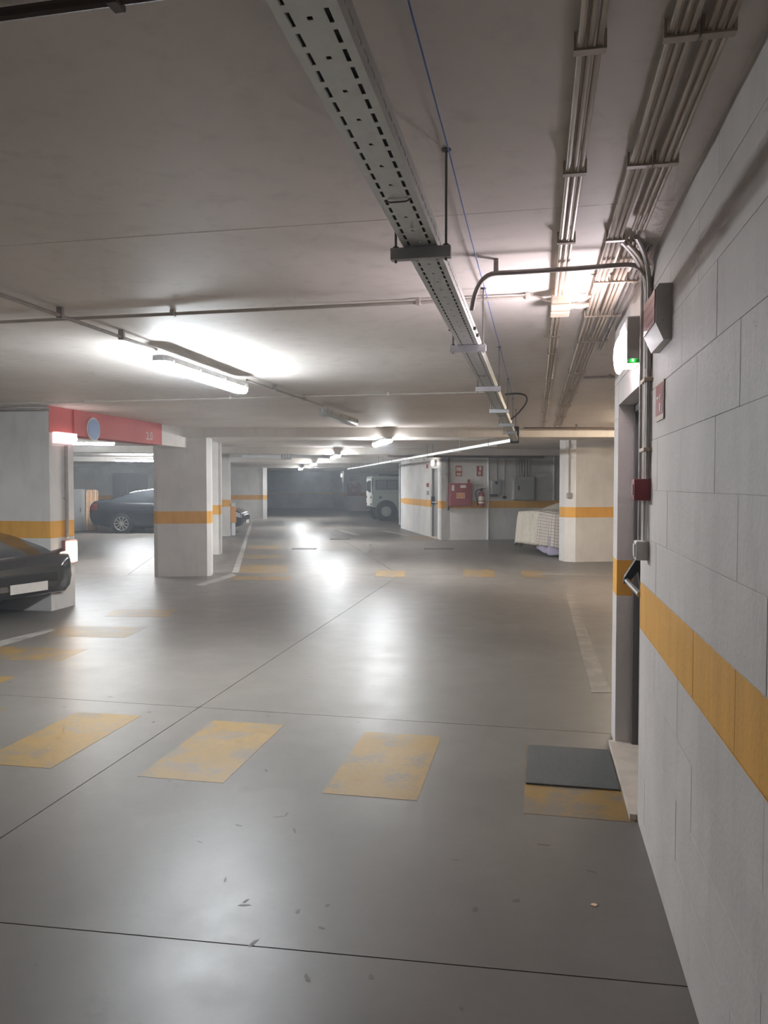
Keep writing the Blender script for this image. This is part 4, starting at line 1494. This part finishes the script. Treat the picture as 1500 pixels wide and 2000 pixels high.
# ------------------------------------------------------------------ things at the left back
q = P(152, 1037)
t = thing('grey_cabinet', 'grey tall cabinet behind the pillar next to the leaning planks', 'cabinet', (q.x, q.y, 0), TB)
MB().box(-0.35, 0.18, -0.05, 0.40, 0, 1.42, 0.01).build('case', M_EBOX, t)
MB().box(-0.33, 0.16, -0.065, -0.05, 0.05, 1.38, 0.006).build('door', M_EBOX, t)
MB().box(0.10, 0.12, -0.085, -0.065, 0.65, 0.80).build('handle', M_BLACK, t)
q = P(169, 1036)
for k, (dx, mat, wd, h) in enumerate(((0.02, M_WOODL, 0.055, 1.38), (0.085, M_WOOD, 0.06, 1.40), (0.155, M_WOODL, 0.06, 1.39), (0.225, M_WOOD, 0.06, 1.41), (0.295, M_WOODL, 0.06, 1.40), (0.355, M_WOOD, 0.05, 1.37))):
    c = q + BR * dx
    o = MB().box(-wd / 2, wd / 2, -0.025, 0.0, 0, h, 0.003).build('wooden_plank', mat)
    o.location = (c.x, c.y, 0)
    o.rotation_euler = (-R(3.0 + 0.3 * k), 0, TB)
    tag(o, 'orange plank' if False else ('orange upright plank leaning beside the grey cabinet' if mat is M_WOOD else 'pale upright plank leaning beside the grey cabinet'), 'plank', 'orange upright planks' if mat is M_WOOD else 'pale upright planks')
# orange padded post by the third column
q = P(456, 1046)
t = thing('padded_post', 'grey post with orange foam padding beside the third column', 'post', (q.x, q.y, 0), TB)
MB().box(-0.06, 0.06, -0.05, 0.05, 0, 1.0, 0.005).build('post', M_GALVD, t)
MB().box(-0.085, 0.085, -0.085, 0.085, 0.40, 0.90, 0.02).build('foam_pad', M_FOAM, t)
# grey door leaf on the back wall
q = bw - BF * 0.03
t = thing('door_3', 'grey double door in the back wall above the sedan', None, (q.x, q.y, 0), TB, None, 'structure')
MB().box(0.45, 1.05, -0.03, 0.0, 0, 2.1, 0.004).build('door_leaf', M_DOOR, t)
MB().box(1.08, 1.95, -0.03, 0.0, 0, 2.1, 0.004).build('door_leaf', M_DOOR, t)
MB().box(0.95, 1.0, -0.06, -0.03, 1.0, 1.1).build('handle', M_BLACK, t)

# faint construction joint across the ceiling
ceil_o = bpy.data.objects['ceiling']
MB().box(-14, 0.46, 2.787, 2.789, ZC - 0.0005, ZC + 0.001).build('joint_line', M_CONDW, ceil_o)
# scraps and scuffs on the floor
q = P(1160, 1768)
m = MB().prism([(-0.012, -0.004), (0.004, -0.011), (0.013, 0.002), (0.002, 0.010), (-0.008, 0.007)], 0.0004, 0.003, Matrix.Translation((q.x, q.y, 0)))
tag(m.build('paper_scrap', M_WOODL), 'tiny pinkish paper scrap on the grey floor near the block wall', 'scrap')
random.seed(3)
for px, py in ((480, 1760), (478, 1768), (640, 1768), (582, 1780), (575, 1622), (628, 1812), (600, 1910), (725, 1908), (390, 1644), (466, 1612), (495, 1842),
               (215, 1361), (545, 1595), (300, 1410), (560, 1590), (440, 1718), (520, 1505), (1062, 1650), (1155, 1702)):
    q = P(px, py)
    L, wd, an_ = random.uniform(0.012, 0.035), random.uniform(0.004, 0.009), random.uniform(0, 3.1)
    Mq = Matrix.Translation((q.x, q.y, 0)) @ Matrix.Rotation(an_, 4, 'Z')
    MB().prism([(-L, -wd * 0.4), (-L * 0.3, -wd), (L, -wd * 0.3), (L * 0.5, wd), (-L * 0.6, wd * 0.7)], 0.0001, 0.0005, Mq).build('scuff_mark', M_BROWN, floor_o)
# cables looping over the far exit door
for k, (dx, dz, lab) in enumerate(((0.0, 0.0, 'pale cable looping from the lane tray over the far exit door'), (0.5, 0.02, 'second pale cable looping from the lane tray to the wall top'))):
    a_ = C0 + BF * (1.3 + dx) - BR * 0.55
    b2 = C0 + BF * (1.6 + dx) - BR * 0.02
    pts = bez((a_.x, a_.y, 2.30), ((a_.x + b2.x) / 2, (a_.y + b2.y) / 2, 2.62 + dz), (b2.x, b2.y, 2.34), 10)
    pts = [Vector((p_.x, p_.y, min(p_.z, ZC - 0.02))) for p_ in pts]
    tag(MB().tube(pts, 0.016, 6).build('looped_cable', M_CONDW, None, True), lab, 'cable')
